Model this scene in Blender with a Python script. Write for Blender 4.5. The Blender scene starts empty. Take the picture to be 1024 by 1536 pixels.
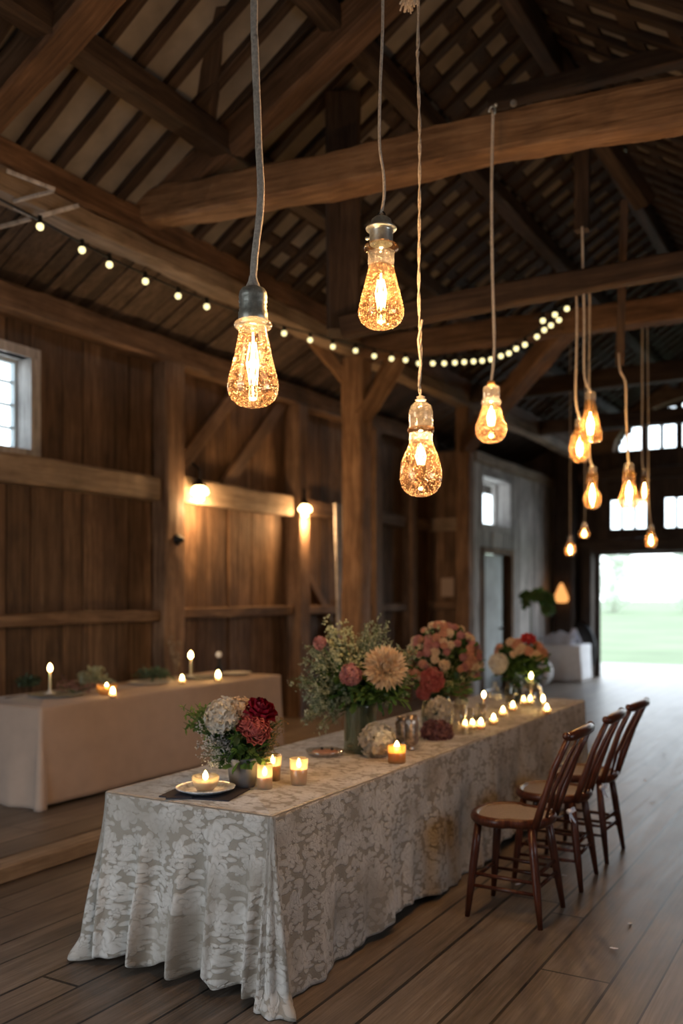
import bpy, math, random
from mathutils import Vector, Matrix, Quaternion, noise
PI = math.pi
scene = bpy.context.scene
COL = scene.collection
RND = random.Random(7)

# ------------------------------------------------------------------ camera
F, CX, HY, EYE = 1380.0, 512.0, 890.0, 1.65
S30, C30 = 0.5, 0.8660254
cam_d = bpy.data.cameras.new('camera')
cam = bpy.data.objects.new('camera', cam_d); COL.objects.link(cam)
cam.location = (0, 0, EYE); cam.rotation_euler = (PI/2, 0, math.radians(30))
cam_d.sensor_fit = 'VERTICAL'; cam_d.sensor_height = 36; cam_d.sensor_width = 24
cam_d.lens = F/1536*36; cam_d.shift_y = (HY-768)/1536
cam_d.clip_end = 400
cam_d.dof.use_dof = True; cam_d.dof.focus_distance = 3.55; cam_d.dof.aperture_fstop = 1.3
scene.camera = cam

def at(x, y, d):
    """survey helper: the point seen at photo position x, y at depth d metres"""
    l = (x-CX)/F*d
    return Vector((-S30*d + C30*l, C30*d + S30*l, EYE + (HY-y)/F*d))
def on(x, y, z):
    return at(x, y, (EYE-z)*F/(y-HY))
TT = 0.75      # long table top
LT = 0.83      # side table top (it stands on the platform)

# ------------------------------------------------------------------ mesh builder
class MB:
    def __init__(s): s.v=[]; s.f=[]; s.m=[]; s.r=[]; s.sm=[]; s.uv=None
    def add(s, vs, fs, mat=0, rnd=None, smooth=True, M=None):
        b=len(s.v)
        if M is not None: vs=[M@Vector(v) for v in vs]
        s.v.extend([tuple(v) for v in vs])
        if rnd is None: rnd=RND.random()
        for f in fs:
            s.f.append([b+i for i in f]); s.m.append(mat); s.r.append(rnd); s.sm.append(smooth)
    def box(s, c, size, M=None, mat=0, rnd=None):
        x,y,z=c; a,b,d=size[0]/2,size[1]/2,size[2]/2
        vs=[(x+i*a,y+j*b,z+k*d) for i in(-1,1) for j in(-1,1) for k in(-1,1)]
        s.add(vs,[(0,1,3,2),(4,6,7,5),(0,4,5,1),(2,3,7,6),(0,2,6,4),(1,5,7,3)],mat,rnd,False,M)
    def bb(s, x0,x1,y0,y1,z0,z1, mat=0, rnd=None):
        s.box(((x0+x1)/2,(y0+y1)/2,(z0+z1)/2),(x1-x0,y1-y0,z1-z0),None,mat,rnd)
    def tube(s, pts, rad, seg=8, mat=0, caps=True, sq=None, rnd=None):
        pts=[Vector(p) for p in pts]; n=len(pts)
        if not hasattr(rad,'__len__'): rad=[rad]*n
        vs=[]; up=None
        for i,p in enumerate(pts):
            t=(pts[min(i+1,n-1)]-pts[max(i-1,0)])
            if t.length<1e-9: t=Vector((0,0,1))
            t.normalize()
            if up is None:
                up=Vector((0,0,1)) if abs(t.z)<.9 else Vector((1,0,0))
            a=t.cross(up)
            if a.length<1e-6: a=t.cross(Vector((0,1,.1)))
            a.normalize(); b=t.cross(a).normalized(); up=-b if False else up
            for k in range(seg):
                th=2*PI*k/seg+(PI/4 if sq else 0)
                vs.append(p+(a*math.cos(th)+b*math.sin(th))*rad[i])
        fs=[(i*seg+k,i*seg+(k+1)%seg,(i+1)*seg+(k+1)%seg,(i+1)*seg+k) for i in range(n-1) for k in range(seg)]
        if caps:
            fs.append(tuple(range(seg-1,-1,-1))); fs.append(tuple((n-1)*seg+k for k in range(seg)))
        s.add(vs,fs,mat,rnd,True)
    def lathe(s, prof, c=(0,0,0), seg=24, mat=0, M=None, ruf=None, closed=False):
        vs=[]; n=len(prof)
        for i,(r,z) in enumerate(prof):
            for k in range(seg):
                th=2*PI*k/seg; rr=r*(1+(ruf(th,i) if ruf else 0))
                vs.append((c[0]+rr*math.cos(th),c[1]+rr*math.sin(th),c[2]+z))
        fs=[(i*seg+k,i*seg+(k+1)%seg,(i+1)*seg+(k+1)%seg,(i+1)*seg+k) for i in range(n-1) for k in range(seg)]
        s.add(vs,fs,mat,None,True,M)
    def ball(s, c, r, seg=10, rings=7, mat=0, sc=(1,1,1), jit=0, M=None):
        vs=[(c[0],c[1],c[2]+r*sc[2])]
        for i in range(1,rings):
            ph=PI*i/rings
            for k in range(seg):
                th=2*PI*k/seg; q=r*(1+jit*(RND.random()-.5))
                vs.append((c[0]+q*sc[0]*math.sin(ph)*math.cos(th),c[1]+q*sc[1]*math.sin(ph)*math.sin(th),c[2]+q*sc[2]*math.cos(ph)))
        vs.append((c[0],c[1],c[2]-r*sc[2])); L=len(vs)-1
        fs=[(0,1+k,1+(k+1)%seg) for k in range(seg)]
        for i in range(rings-2):
            fs+=[(1+i*seg+k,1+(i+1)*seg+k,1+(i+1)*seg+(k+1)%seg,1+i*seg+(k+1)%seg) for k in range(seg)]
        o=1+(rings-2)*seg
        fs+=[(L,o+(k+1)%seg,o+k) for k in range(seg)]
        s.add(vs,fs,mat,None,True,M)
    def octa(s,c,r,mat=0,rnd=None):
        x,y,z=c
        s.add([(x+r,y,z),(x-r,y,z),(x,y+r,z),(x,y-r,z),(x,y,z+r*.8),(x,y,z-r*.8)],
              [(0,2,4),(2,1,4),(1,3,4),(3,0,4),(2,0,5),(1,2,5),(3,1,5),(0,3,5)],mat,rnd,True)
    def petal(s, base, out, nrm, L, W, cup=0.3, curl=0.2, mat=0, rnd=None, nu=4, nv=2, tip=.35, ruffle=0):
        """blade from base along out, bending toward nrm (curl), cupped across"""
        base=Vector(base); out=Vector(out).normalized(); nrm=Vector(nrm)
        nrm=(nrm-out*nrm.dot(out)); nrm=nrm.normalized() if nrm.length>1e-6 else out.orthogonal().normalized()
        side=out.cross(nrm)
        vs=[]
        for i in range(nu+1):
            t=i/nu
            w=W*.5*(math.sin(PI*min(1,(t*(1-tip)+.12)**.85))**.7 if tip<.9 else math.sin(PI*(t*.92+.06)))
            if i==nu and tip>.5: w*=.1
            ctr=base+out*(L*t)+nrm*(curl*L*t*t)
            for j in range(-nv,nv+1):
                q=j/nv
                z=cup*W*.5*q*q + (ruffle*L*math.sin(q*7+i*2.3+base.x*90) if ruffle and t>.5 else 0)
                vs.append(ctr+side*(w*q)+nrm*z)
        k=2*nv+1
        fs=[(i*k+j,i*k+j+1,(i+1)*k+j+1,(i+1)*k+j) for i in range(nu) for j in range(k-1)]
        s.add(vs,fs,mat,rnd,True)
    def build(s, name, mats, parent=None, M=None, loc=None):
        me=bpy.data.meshes.new(name); me.from_pydata(s.v,[],s.f)
        if not isinstance(mats,(list,tuple)): mats=[mats]
        for m in mats: me.materials.append(m)
        me.polygons.foreach_set('material_index',s.m)
        me.polygons.foreach_set('use_smooth',s.sm)
        a=me.attributes.new('rnd','FLOAT','FACE'); a.data.foreach_set('value',s.r)
        if s.uv:
            l=me.uv_layers.new(name='UVMap')
            vi=[0]*len(me.loops); me.loops.foreach_get('vertex_index',vi)
            l.data.foreach_set('uv',[c for i in vi for c in s.uv[i]])
        me.update()
        o=bpy.data.objects.new(name,me); COL.objects.link(o)
        if parent: o.parent=parent
        if M is not None: o.matrix_local=M
        if loc is not None: o.location=loc
        return o

def tag(o,label=None,cat=None,group=None,kind=None):
    if label: o['label']=label
    if cat: o['category']=cat
    if group: o['group']=group
    if kind: o['kind']=kind
    return o
def empty(name,loc,label,cat,group=None,rz=0):
    o=bpy.data.objects.new(name,None); o.empty_display_size=.05; COL.objects.link(o); o.location=loc
    o.rotation_euler=(0,0,rz)
    return tag(o,label,cat,group)
def copy_tree(o,parent=None):
    c=o.copy(); COL.objects.link(c)
    if parent: c.parent=parent
    for ch in list(o.children): copy_tree(ch,c)
    return c
def struct(o): o['kind']='structure'; return o

# ------------------------------------------------------------------ materials
def new_mat(name):
    m=bpy.data.materials.new(name); m.use_nodes=True; nt=m.node_tree; nt.nodes.clear()
    out=nt.nodes.new('ShaderNodeOutputMaterial')
    return m,nt,out
def N(nt,t,**kw):
    n=nt.nodes.new('ShaderNode'+t)
    for k,v in kw.items(): setattr(n,k,v)
    return n
def math_(nt,op,a,b=None,c=None,clamp=False):
    n=nt.nodes.new('ShaderNodeMath'); n.operation=op; n.use_clamp=clamp
    for i,x in enumerate((a,b,c)):
        if x is None: continue
        if isinstance(x,(int,float)): n.inputs[i].default_value=x
        else: nt.links.new(x,n.inputs[i])
    return n.outputs[0]
def mix(nt,f,a,b,mode='MIX'):
    n=nt.nodes.new('ShaderNodeMix'); n.data_type='RGBA'; n.blend_type=mode
    for s,x in ((n.inputs[0],f),(n.inputs[6],a),(n.inputs[7],b)):
        if isinstance(x,(int,float)): s.default_value=x
        elif isinstance(x,(tuple,list)): s.default_value=(*x[:3],1)
        else: nt.links.new(x,s)
    return n.outputs[2]
def ramp(nt,f,stops):
    n=nt.nodes.new('ShaderNodeValToRGB'); e=n.color_ramp.elements
    while len(e)<len(stops): e.new(.5)
    for i,(p,c) in enumerate(stops):
        e[i].position=p; e[i].color=(*c,1) if len(c)==3 else c
    nt.links.new(f,n.inputs[0]); return n.outputs[0]
def principled(nt,out,col=None,rough=.6,bump=None,bstr=.3,bdist=.01,**kw):
    p=N(nt,'BsdfPrincipled')
    if col is not None:
        if isinstance(col,(tuple,list)): p.inputs['Base Color'].default_value=(*col[:3],1)
        else: nt.links.new(col,p.inputs['Base Color'])
    if isinstance(rough,(int,float)): p.inputs['Roughness'].default_value=rough
    else: nt.links.new(rough,p.inputs['Roughness'])
    for k,v in kw.items():
        k=k.replace('_',' ')
        p.inputs[k].default_value=v
    if bump is not None:
        b=N(nt,'Bump'); b.inputs['Strength'].default_value=bstr; b.inputs['Distance'].default_value=bdist
        nt.links.new(bump,b.inputs['Height']); nt.links.new(b.outputs[0],p.inputs['Normal'])
    nt.links.new(p.outputs[0],out.inputs[0]); return p
def noise_(nt,vec,scale,detail=4,rough=.55,dist=0):
    n=N(nt,'TexNoise'); n.inputs['Scale'].default_value=scale; n.inputs['Detail'].default_value=detail
    n.inputs['Roughness'].default_value=rough; n.inputs['Distortion'].default_value=dist
    nt.links.new(vec,n.inputs['Vector']); return n.outputs['Fac']
def wood(name,dark,mid,light,axis=0,rough=.7,bstr=.5,vary=.5,freq=1.0,spec=.3,coat=0):
    m,nt,out=new_mat(name)
    tc=N(nt,'TexCoord'); oi=N(nt,'ObjectInfo'); at_=N(nt,'Attribute',attribute_name='rnd')
    rs=math_(nt,'MULTIPLY',math_(nt,'ADD',at_.outputs['Fac'],oi.outputs['Random']),37.0)
    cb=N(nt,'CombineXYZ'); [nt.links.new(rs,cb.inputs[i]) for i in range(3)]
    va=N(nt,'VectorMath',operation='ADD'); nt.links.new(tc.outputs['Object'],va.inputs[0]); nt.links.new(cb.outputs[0],va.inputs[1])
    mp=N(nt,'Mapping'); sc=[9*freq]*3; sc[axis]=.7*freq; mp.inputs['Scale'].default_value=sc
    nt.links.new(va.outputs[0],mp.inputs['Vector'])
    g=noise_(nt,mp.outputs[0],2.2,7,.62,.6)
    mp2=N(nt,'Mapping'); sc=[60*freq]*3; sc[axis]=2.0*freq; mp2.inputs['Scale'].default_value=sc
    nt.links.new(va.outputs[0],mp2.inputs['Vector'])
    g2=noise_(nt,mp2.outputs[0],1.5,3,.6)
    st=noise_(nt,va.outputs[0],2.3,5,.6)
    f=math_(nt,'ADD',math_(nt,'MULTIPLY',g,.65),math_(nt,'MULTIPLY',g2,.35))
    c=ramp(nt,f,[(.33,dark),(.52,mid),(.7,light)])
    rv=N(nt,'MapRange'); nt.links.new(at_.outputs['Fac'],rv.inputs[0]); rv.inputs[3].default_value=1-vary; rv.inputs[4].default_value=1+vary*.6
    v2=N(nt,'MapRange'); nt.links.new(st,v2.inputs[0]); v2.inputs[1].default_value=.3; v2.inputs[2].default_value=.7; v2.inputs[3].default_value=.65; v2.inputs[4].default_value=1.2
    vm=math_(nt,'MULTIPLY',rv.outputs[0],v2.outputs[0])
    hs=N(nt,'HueSaturation'); nt.links.new(c,hs.inputs['Color']); nt.links.new(vm,hs.inputs['Value'])
    p=principled(nt,out,hs.outputs[0],rough,f,bstr,.012,Specular_IOR_Level=spec,Coat_Weight=coat,Coat_Roughness=.2)
    return m
def plain(name,col,rough=.6,metal=0,nscale=0,nvar=.15,bstr=0,**kw):
    m,nt,out=new_mat(name)
    tc=N(nt,'TexCoord')
    n=noise_(nt,tc.outputs['Object'],nscale or 20,4)
    v=N(nt,'MapRange'); nt.links.new(n,v.inputs[0]); v.inputs[1].default_value=.3; v.inputs[2].default_value=.7
    v.inputs[3].default_value=1-nvar; v.inputs[4].default_value=1+nvar
    at_=N(nt,'Attribute',attribute_name='rnd')
    c=mix(nt,1.0,col,v.outputs[0],'MULTIPLY')
    principled(nt,out,c,rough,n if bstr else None,bstr,.01,Metallic=metal,**kw)
    return m
def petalmat(name,col,col2=None,trans=.35,rough=.6):
    m,nt,out=new_mat(name); a=N(nt,'Attribute',attribute_name='rnd')
    col2=col2 or tuple(c*.7 for c in col)
    c=mix(nt,a.outputs['Fac'],col2,col)
    d=N(nt,'BsdfDiffuse'); t=N(nt,'BsdfTranslucent'); g=N(nt,'BsdfGlossy'); g.inputs['Roughness'].default_value=.45
    nt.links.new(c,d.inputs[0]); nt.links.new(c,t.inputs[0]); g.inputs[0].default_value=(.8,.8,.8,1)
    x=N(nt,'MixShader'); x.inputs[0].default_value=trans; nt.links.new(d.outputs[0],x.inputs[1]); nt.links.new(t.outputs[0],x.inputs[2])
    y=N(nt,'MixShader'); y.inputs[0].default_value=.04; nt.links.new(x.outputs[0],y.inputs[1]); nt.links.new(g.outputs[0],y.inputs[2])
    nt.links.new(y.outputs[0],out.inputs[0]); return m
def emit(name,col,s):
    m,nt,out=new_mat(name); e=N(nt,'Emission'); e.inputs[0].default_value=(*col,1); e.inputs[1].default_value=s
    nt.links.new(e.outputs[0],out.inputs[0]); return m
def thin_glass(name,tint=(1,1,1),gloss=.12,speck=0,speck_scale=60,speck_col=(1,.8,.55),frost=0,edge=.5):
    """blown glass wall: mostly clear, reflective toward its edges, seeded with small bubbles"""
    m,nt,out=new_mat(name)
    tr=N(nt,'BsdfTransparent'); tr.inputs[0].default_value=(*tint,1)
    gl=N(nt,'BsdfGlossy'); gl.inputs['Roughness'].default_value=.06; gl.inputs[0].default_value=(1,.97,.93,1)
    lw=N(nt,'LayerWeight'); lw.inputs[0].default_value=edge
    f=math_(nt,'ADD',math_(nt,'MULTIPLY',lw.outputs['Facing'],gloss*2.2),gloss*.35,clamp=True)
    a=N(nt,'MixShader'); nt.links.new(f,a.inputs[0]); nt.links.new(tr.outputs[0],a.inputs[1]); nt.links.new(gl.outputs[0],a.inputs[2])
    cur=a.outputs[0]
    if speck or frost:
        tl=N(nt,'BsdfTranslucent'); tl.inputs[0].default_value=(*speck_col,1)
        df=N(nt,'BsdfDiffuse'); df.inputs[0].default_value=(*speck_col,1)
        sm=N(nt,'MixShader'); sm.inputs[0].default_value=.25; nt.links.new(tl.outputs[0],sm.inputs[1]); nt.links.new(df.outputs[0],sm.inputs[2])
        tc=N(nt,'TexCoord')
        if speck:
            vo=N(nt,'TexVoronoi'); vo.inputs['Scale'].default_value=speck_scale; nt.links.new(tc.outputs['Object'],vo.inputs['Vector'])
            nn=noise_(nt,tc.outputs['Object'],speck_scale*.35,3)
            rad=math_(nt,'MULTIPLY',math_(nt,'SUBTRACT',nn,.27),1.45)
            k=math_(nt,'MULTIPLY',math_(nt,'LESS_THAN',vo.outputs['Distance'],rad),speck)
            k=math_(nt,'ADD',k,frost,clamp=True)
        else: k=frost
        b=N(nt,'MixShader')
        if isinstance(k,float): b.inputs[0].default_value=k
        else: nt.links.new(k,b.inputs[0])
        nt.links.new(cur,b.inputs[1]); nt.links.new(sm.outputs[0],b.inputs[2]); cur=b.outputs[0]
    nt.links.new(cur,out.inputs[0]); return m

W={}
W['wall']=wood('barn_board_wood',(.065,.038,.022),(.175,.105,.062),(.31,.20,.125),axis=2,vary=.45)
W['grey']=wood('weathered_grey_board',(.24,.22,.205),(.50,.47,.45),(.72,.70,.68),axis=2,vary=.3)
W['beam']=wood('hewn_beam_wood',(.10,.052,.025),(.27,.155,.082),(.44,.28,.16),axis=0,vary=.1,bstr=.7)
W['dark']=wood('dark_rafter_wood',(.022,.014,.010),(.06,.038,.026),(.11,.075,.05),axis=0,vary=.3)
W['brown']=wood('dark_brown_timber',(.05,.026,.014),(.14,.078,.043),(.25,.15,.09),axis=0,vary=.1,bstr=.7)
W['post']=wood('wall_post_wood',(.09,.05,.03),(.21,.13,.08),(.34,.22,.145),axis=0,vary=.15)
W['pale']=wood('pale_old_timber',(.17,.12,.08),(.33,.25,.18),(.48,.38,.29),axis=0,vary=.15)
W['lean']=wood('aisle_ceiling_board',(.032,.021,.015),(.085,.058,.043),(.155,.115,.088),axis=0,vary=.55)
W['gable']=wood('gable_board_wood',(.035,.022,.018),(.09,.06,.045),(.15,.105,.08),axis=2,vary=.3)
W['chair']=wood('polished_chair_wood',(.028,.007,.004),(.085,.022,.010),(.15,.045,.020),axis=2,rough=.36,bstr=.1,vary=.1,freq=2.5,spec=.4,coat=.2)

def floor_mat(name,width,axis_len=1,tint=1.0):
    m,nt,out=new_mat(name); tc=N(nt,'TexCoord'); sp=N(nt,'SeparateXYZ'); nt.links.new(tc.outputs['Object'],sp.inputs[0])
    x=sp.outputs[0]; y=sp.outputs[1]
    wob=N(nt,'TexNoise'); wob.inputs['Scale'].default_value=.8; nt.links.new(tc.outputs['Object'],wob.inputs['Vector'])
    xs=math_(nt,'DIVIDE',math_(nt,'ADD',x,math_(nt,'MULTIPLY',math_(nt,'SUBTRACT',wob.outputs['Fac'],.5),.012)),width)
    wn0=N(nt,'TexWhiteNoise',noise_dimensions='1D'); nt.links.new(math_(nt,'FLOOR',math_(nt,'DIVIDE',xs,2.0)),wn0.inputs['W'])
    # boards of two widths: the seam inside every pair wanders
    pr=math_(nt,'DIVIDE',xs,2.0); pf=math_(nt,'FRACT',pr); split=math_(nt,'ADD',math_(nt,'MULTIPLY',wn0.outputs['Value'],.3),.35)
    side=math_(nt,'GREATER_THAN',pf,split)
    idx=math_(nt,'ADD',math_(nt,'MULTIPLY',math_(nt,'FLOOR',pr),2.0),side)
    d1=math_(nt,'MINIMUM',pf,math_(nt,'SUBTRACT',1.0,pf)); d2=math_(nt,'ABSOLUTE',math_(nt,'SUBTRACT',pf,split))
    dist=math_(nt,'MULTIPLY',math_(nt,'MINIMUM',d1,d2),2.0*width)
    wn=N(nt,'TexWhiteNoise',noise_dimensions='1D'); nt.links.new(idx,wn.inputs['W'])
    yo=math_(nt,'ADD',math_(nt,'DIVIDE',y,3.4),math_(nt,'MULTIPLY',wn.outputs['Value'],7.0)); yf=math_(nt,'FRACT',yo)
    dy=math_(nt,'MULTIPLY',math_(nt,'MINIMUM',yf,math_(nt,'SUBTRACT',1.0,yf)),3.4)
    idx2=math_(nt,'ADD',math_(nt,'MULTIPLY',idx,17.0),math_(nt,'FLOOR',yo))
    wn2=N(nt,'TexWhiteNoise',noise_dimensions='1D'); nt.links.new(idx2,wn2.inputs['W'])
    gw=math_(nt,'ADD',math_(nt,'MULTIPLY',wn.outputs['Value'],.007),.003)
    gap=math_(nt,'LESS_THAN',math_(nt,'MINIMUM',dist,math_(nt,'ADD',dy,.001)),gw)
    cb=N(nt,'CombineXYZ'); nt.links.new(x,cb.inputs[0]); nt.links.new(y,cb.inputs[1]); nt.links.new(math_(nt,'MULTIPLY',wn2.outputs['Value'],30.0),cb.inputs[2])
    mp=N(nt,'Mapping'); mp.inputs['Scale'].default_value=(14,.9,1); nt.links.new(cb.outputs[0],mp.inputs['Vector'])
    g=noise_(nt,mp.outputs[0],1.6,7,.65,.5)
    mp2=N(nt,'Mapping'); mp2.inputs['Scale'].default_value=(90,3,1); nt.links.new(cb.outputs[0],mp2.inputs['Vector'])
    g2=noise_(nt,mp2.outputs[0],1.2,3,.6)
    f=math_(nt,'ADD',math_(nt,'MULTIPLY',g,.6),math_(nt,'MULTIPLY',g2,.4))
    c=ramp(nt,f,[(.3,(.085*tint,.062*tint,.045*tint)),(.5,(.20*tint,.155*tint,.118*tint)),(.72,(.34*tint,.285*tint,.235*tint))])
    st=noise_(nt,tc.outputs['Object'],1.7,6,.65)
    v=math_(nt,'ADD',math_(nt,'MULTIPLY',wn2.outputs['Value'],.5),math_(nt,'ADD',math_(nt,'MULTIPLY',st,.9),.28))
    hs=N(nt,'HueSaturation'); nt.links.new(c,hs.inputs['Color']); nt.links.new(v,hs.inputs['Value'])
    c2=mix(nt,gap,hs.outputs[0],(.012,.009,.007))
    h=math_(nt,'SUBTRACT',math_(nt,'MULTIPLY',f,.3),math_(nt,'MULTIPLY',gap,1.5))
    h=math_(nt,'SUBTRACT',h,math_(nt,'MULTIPLY',math_(nt,'LESS_THAN',dist,.012),.25))
    rg=N(nt,'MapRange'); nt.links.new(g,rg.inputs[0]); rg.inputs[3].default_value=.30; rg.inputs[4].default_value=.52
    principled(nt,out,c2,rg.outputs[0],h,.55,.006,Specular_IOR_Level=.5)
    return m
W['floor']=floor_mat('worn_plank_floor',.24,tint=.78)
W['platform']=floor_mat('platform_planks',.26,tint=1.0)

def lace_mat():
    m,nt,out=new_mat('floral_lace'); uv=N(nt,'UVMap'); uv.uv_map='UVMap'
    vec=uv.outputs[0]
    wob=N(nt,'TexNoise'); wob.inputs['Scale'].default_value=9; nt.links.new(vec,wob.inputs['Vector'])
    def flower(scale,R,npet,off):
        mp=N(nt,'Mapping'); mp.inputs['Location'].default_value=(off,off*.7,0); nt.links.new(vec,mp.inputs['Vector'])
        vo=N(nt,'TexVoronoi',voronoi_dimensions='2D'); vo.inputs['Scale'].default_value=scale; vo.inputs['Randomness'].default_value=.75
        nt.links.new(mp.outputs[0],vo.inputs['Vector'])
        dl=N(nt,'VectorMath',operation='SUBTRACT'); nt.links.new(mp.outputs[0],dl.inputs[0]); nt.links.new(vo.outputs['Position'],dl.inputs[1])
        sp=N(nt,'SeparateXYZ'); nt.links.new(dl.outputs[0],sp.inputs[0])
        th=math_(nt,'ARCTAN2',sp.outputs[1],sp.outputs[0])
        ln=N(nt,'VectorMath',operation='LENGTH'); nt.links.new(dl.outputs[0],ln.inputs[0])
        r=ln.outputs['Value']
        cs=N(nt,'SeparateColor'); nt.links.new(vo.outputs['Color'],cs.inputs[0])
        rot=math_(nt,'MULTIPLY',cs.outputs[0],6.28)
        a=math_(nt,'ADD',math_(nt,'MULTIPLY',th,npet/2.0),rot)
        pet=math_(nt,'ABSOLUTE',math_(nt,'COSINE',a))
        size=math_(nt,'ADD',math_(nt,'MULTIPLY',cs.outputs[1],.5),.65)
        Rr=math_(nt,'MULTIPLY',math_(nt,'MULTIPLY',math_(nt,'ADD',math_(nt,'MULTIPLY',math_(nt,'POWER',pet,.6),.6),.4),R),size)
        e=math_(nt,'DIVIDE',math_(nt,'SUBTRACT',Rr,r),.006)
        mask=math_(nt,'ADD',e,.5,clamp=True)
        ring=math_(nt,'ABSOLUTE',math_(nt,'SINE',math_(nt,'ADD',math_(nt,'MULTIPLY',math_(nt,'DIVIDE',r,Rr),6.0),math_(nt,'ADD',math_(nt,'MULTIPLY',math_(nt,'SINE',math_(nt,'ADD',math_(nt,'MULTIPLY',th,3.0),rot)),.9),math_(nt,'MULTIPLY',pet,1.5)))))
        ring=math_(nt,'ADD',math_(nt,'MULTIPLY',math_(nt,'POWER',ring,.35),.75),.25)
        return math_(nt,'MULTIPLY',mask,ring)
    big=flower(5.5,.074,5,0.0)
    sm=flower(13,.030,5,3.3)
    def leaves(rot,sx,sy,off,thr):
        mp=N(nt,'Mapping'); mp.inputs['Rotation'].default_value=(0,0,rot); mp.inputs['Location'].default_value=(off,off,0); mp.inputs['Scale'].default_value=(sx,sy,1); nt.links.new(vec,mp.inputs['Vector'])
        ad=N(nt,'VectorMath',operation='ADD'); nt.links.new(mp.outputs[0],ad.inputs[0])
        sc=N(nt,'VectorMath',operation='SCALE'); nt.links.new(wob.outputs['Color'],sc.inputs[0]); sc.inputs['Scale'].default_value=1.6; nt.links.new(sc.outputs[0],ad.inputs[1])
        vc=N(nt,'TexVoronoi',voronoi_dimensions='2D'); vc.inputs['Scale'].default_value=1; nt.links.new(ad.outputs[0],vc.inputs['Vector'])
        sc2=N(nt,'SeparateColor'); nt.links.new(vc.outputs['Color'],sc2.inputs[0])
        d=vc.outputs['Distance']
        m=math_(nt,'DIVIDE',math_(nt,'SUBTRACT',math_(nt,'ADD',math_(nt,'MULTIPLY',sc2.outputs[1],.14),.30),d),.06,clamp=True)
        m=math_(nt,'MULTIPLY',m,math_(nt,'GREATER_THAN',sc2.outputs[0],thr))
        return math_(nt,'MULTIPLY',m,math_(nt,'SUBTRACT',1.0,math_(nt,'MULTIPLY',d,.9)))
    la=leaves(.75,13,27,0.0,.22); lb=leaves(-.6,15,32,2.7,.25)
    leaf=math_(nt,'MAXIMUM',la,math_(nt,'MULTIPLY',lb,math_(nt,'SUBTRACT',1.0,math_(nt,'MULTIPLY',la,.3))))
    pat=math_(nt,'MAXIMUM',big,math_(nt,'MAXIMUM',math_(nt,'MULTIPLY',sm,.85),math_(nt,'MULTIPLY',leaf,.9)))
    th1=noise_(nt,vec,900,2); ne=N(nt,'TexNoise'); ne.inputs['Scale'].default_value=2.4; ne.inputs['Detail'].default_value=2; nt.links.new(vec,ne.inputs['Vector'])
    bare=N(nt,'MapRange'); nt.links.new(ne.outputs['Fac'],bare.inputs[0]); bare.inputs[1].default_value=.38; bare.inputs[2].default_value=.5; bare.inputs[3].default_value=.35; bare.inputs[4].default_value=1
    pat=math_(nt,'MULTIPLY',pat,bare.outputs[0])
    c=mix(nt,pat,(.40,.365,.31),(.76,.74,.70))
    c=mix(nt,.22,c,mix(nt,th1,(.2,.18,.15),(1,1,1)),'MULTIPLY')
    h=math_(nt,'ADD',pat,math_(nt,'MULTIPLY',noise_(nt,vec,160,3),.6))
    principled(nt,out,c,.75,h,.9,.004,Sheen_Weight=.15,Specular_IOR_Level=.25)
    return m
W['lace']=lace_mat()
def linen(name,col,scale=1.0,bs=.35):
    m,nt,out=new_mat(name); uv=N(nt,'UVMap'); uv.uv_map='UVMap'
    n1=noise_(nt,uv.outputs[0],7,4); mp=N(nt,'Mapping'); mp.inputs['Scale'].default_value=(300,300,1); nt.links.new(uv.outputs[0],mp.inputs['Vector'])
    n2=noise_(nt,mp.outputs[0],1,2)
    v=math_(nt,'ADD',math_(nt,'MULTIPLY',n1,.3),math_(nt,'ADD',math_(nt,'MULTIPLY',n2,.16),.77))
    c=mix(nt,1.0,col,v,'MULTIPLY')
    principled(nt,out,c,.85,n1,bs,.01,Sheen_Weight=.2,Specular_IOR_Level=.2)
    return m
W['linen']=linen('plain_linen',(.50,.385,.31))
W['white_linen']=linen('white_linen',(.80,.79,.80))
W['metal']=plain('aged_brass_socket',(.50,.52,.47),.42,.7,60,.3,.15)
W['chrome']=plain('dull_chrome',(.62,.68,.66),.3,.75,40,.25,.1)
W['iron']=plain('black_iron',(.03,.03,.03),.5,.7)
W['rope']=plain('jute_cord',(.64,.57,.49),.9,0,90,.25,.6)
W['bubble']=petalmat('glass_bubble',(1,.86,.66),(.95,.62,.34),.6)
W['cork']=plain('cork',(.62,.33,.10),.8,0,60)
W['ceramic']=plain('blue_patterned_plate',(.60,.66,.74),.25,0,45,.45)
W['napkin']=plain('dark_placemat',(.02,.018,.03),.7)
W['pot']=plain('grey_zinc_pot',(.20,.21,.24),.55,.2,12,.15,.1)
W['wax']=plain('ivory_wax',(.80,.66,.48),.5,0,8,.1,0,Subsurface_Weight=.4)
W['wick']=plain('wick',(.02,.02,.02),.9)
W['greyplate']=plain('grey_stoneware',(.24,.25,.25),.35,0,20,.2)
W['whiteplate']=plain('white_stoneware',(.66,.64,.60),.3,0,20,.08)
W['silver']=plain('cutlery_steel',(.6,.6,.6),.25,1)
W['plaster']=plain('old_ceiling_plaster',(.22,.20,.175),.9,0,2.5,.3,.3)
W['paperwhite']=plain('white_tissue_paper',(.82,.84,.92),.9,0,30,.1)
W['cane']=plain('woven_cane_seat',(.27,.225,.195),.7,0,120,.25,.4)
W['doorpaint']=plain('pale_painted_door',(.50,.56,.58),.6,0,4,.15)
W['grass']=plain('meadow_grass',(.165,.205,.10),.95,0,.25,.25)
W['gravel']=plain('pale_gravel',(.42,.39,.33),.95,0,9,.15)
W['treeleaf']=petalmat('hazed_tree_leaves',(.74,.78,.68),(.66,.71,.60),.4)  # distance haze is put into this near-white leaf colour
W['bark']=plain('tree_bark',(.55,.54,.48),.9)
W['bark_glass']=plain('mercury_glass',(.55,.45,.38),.28,.75,35,.6,.5)
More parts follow.
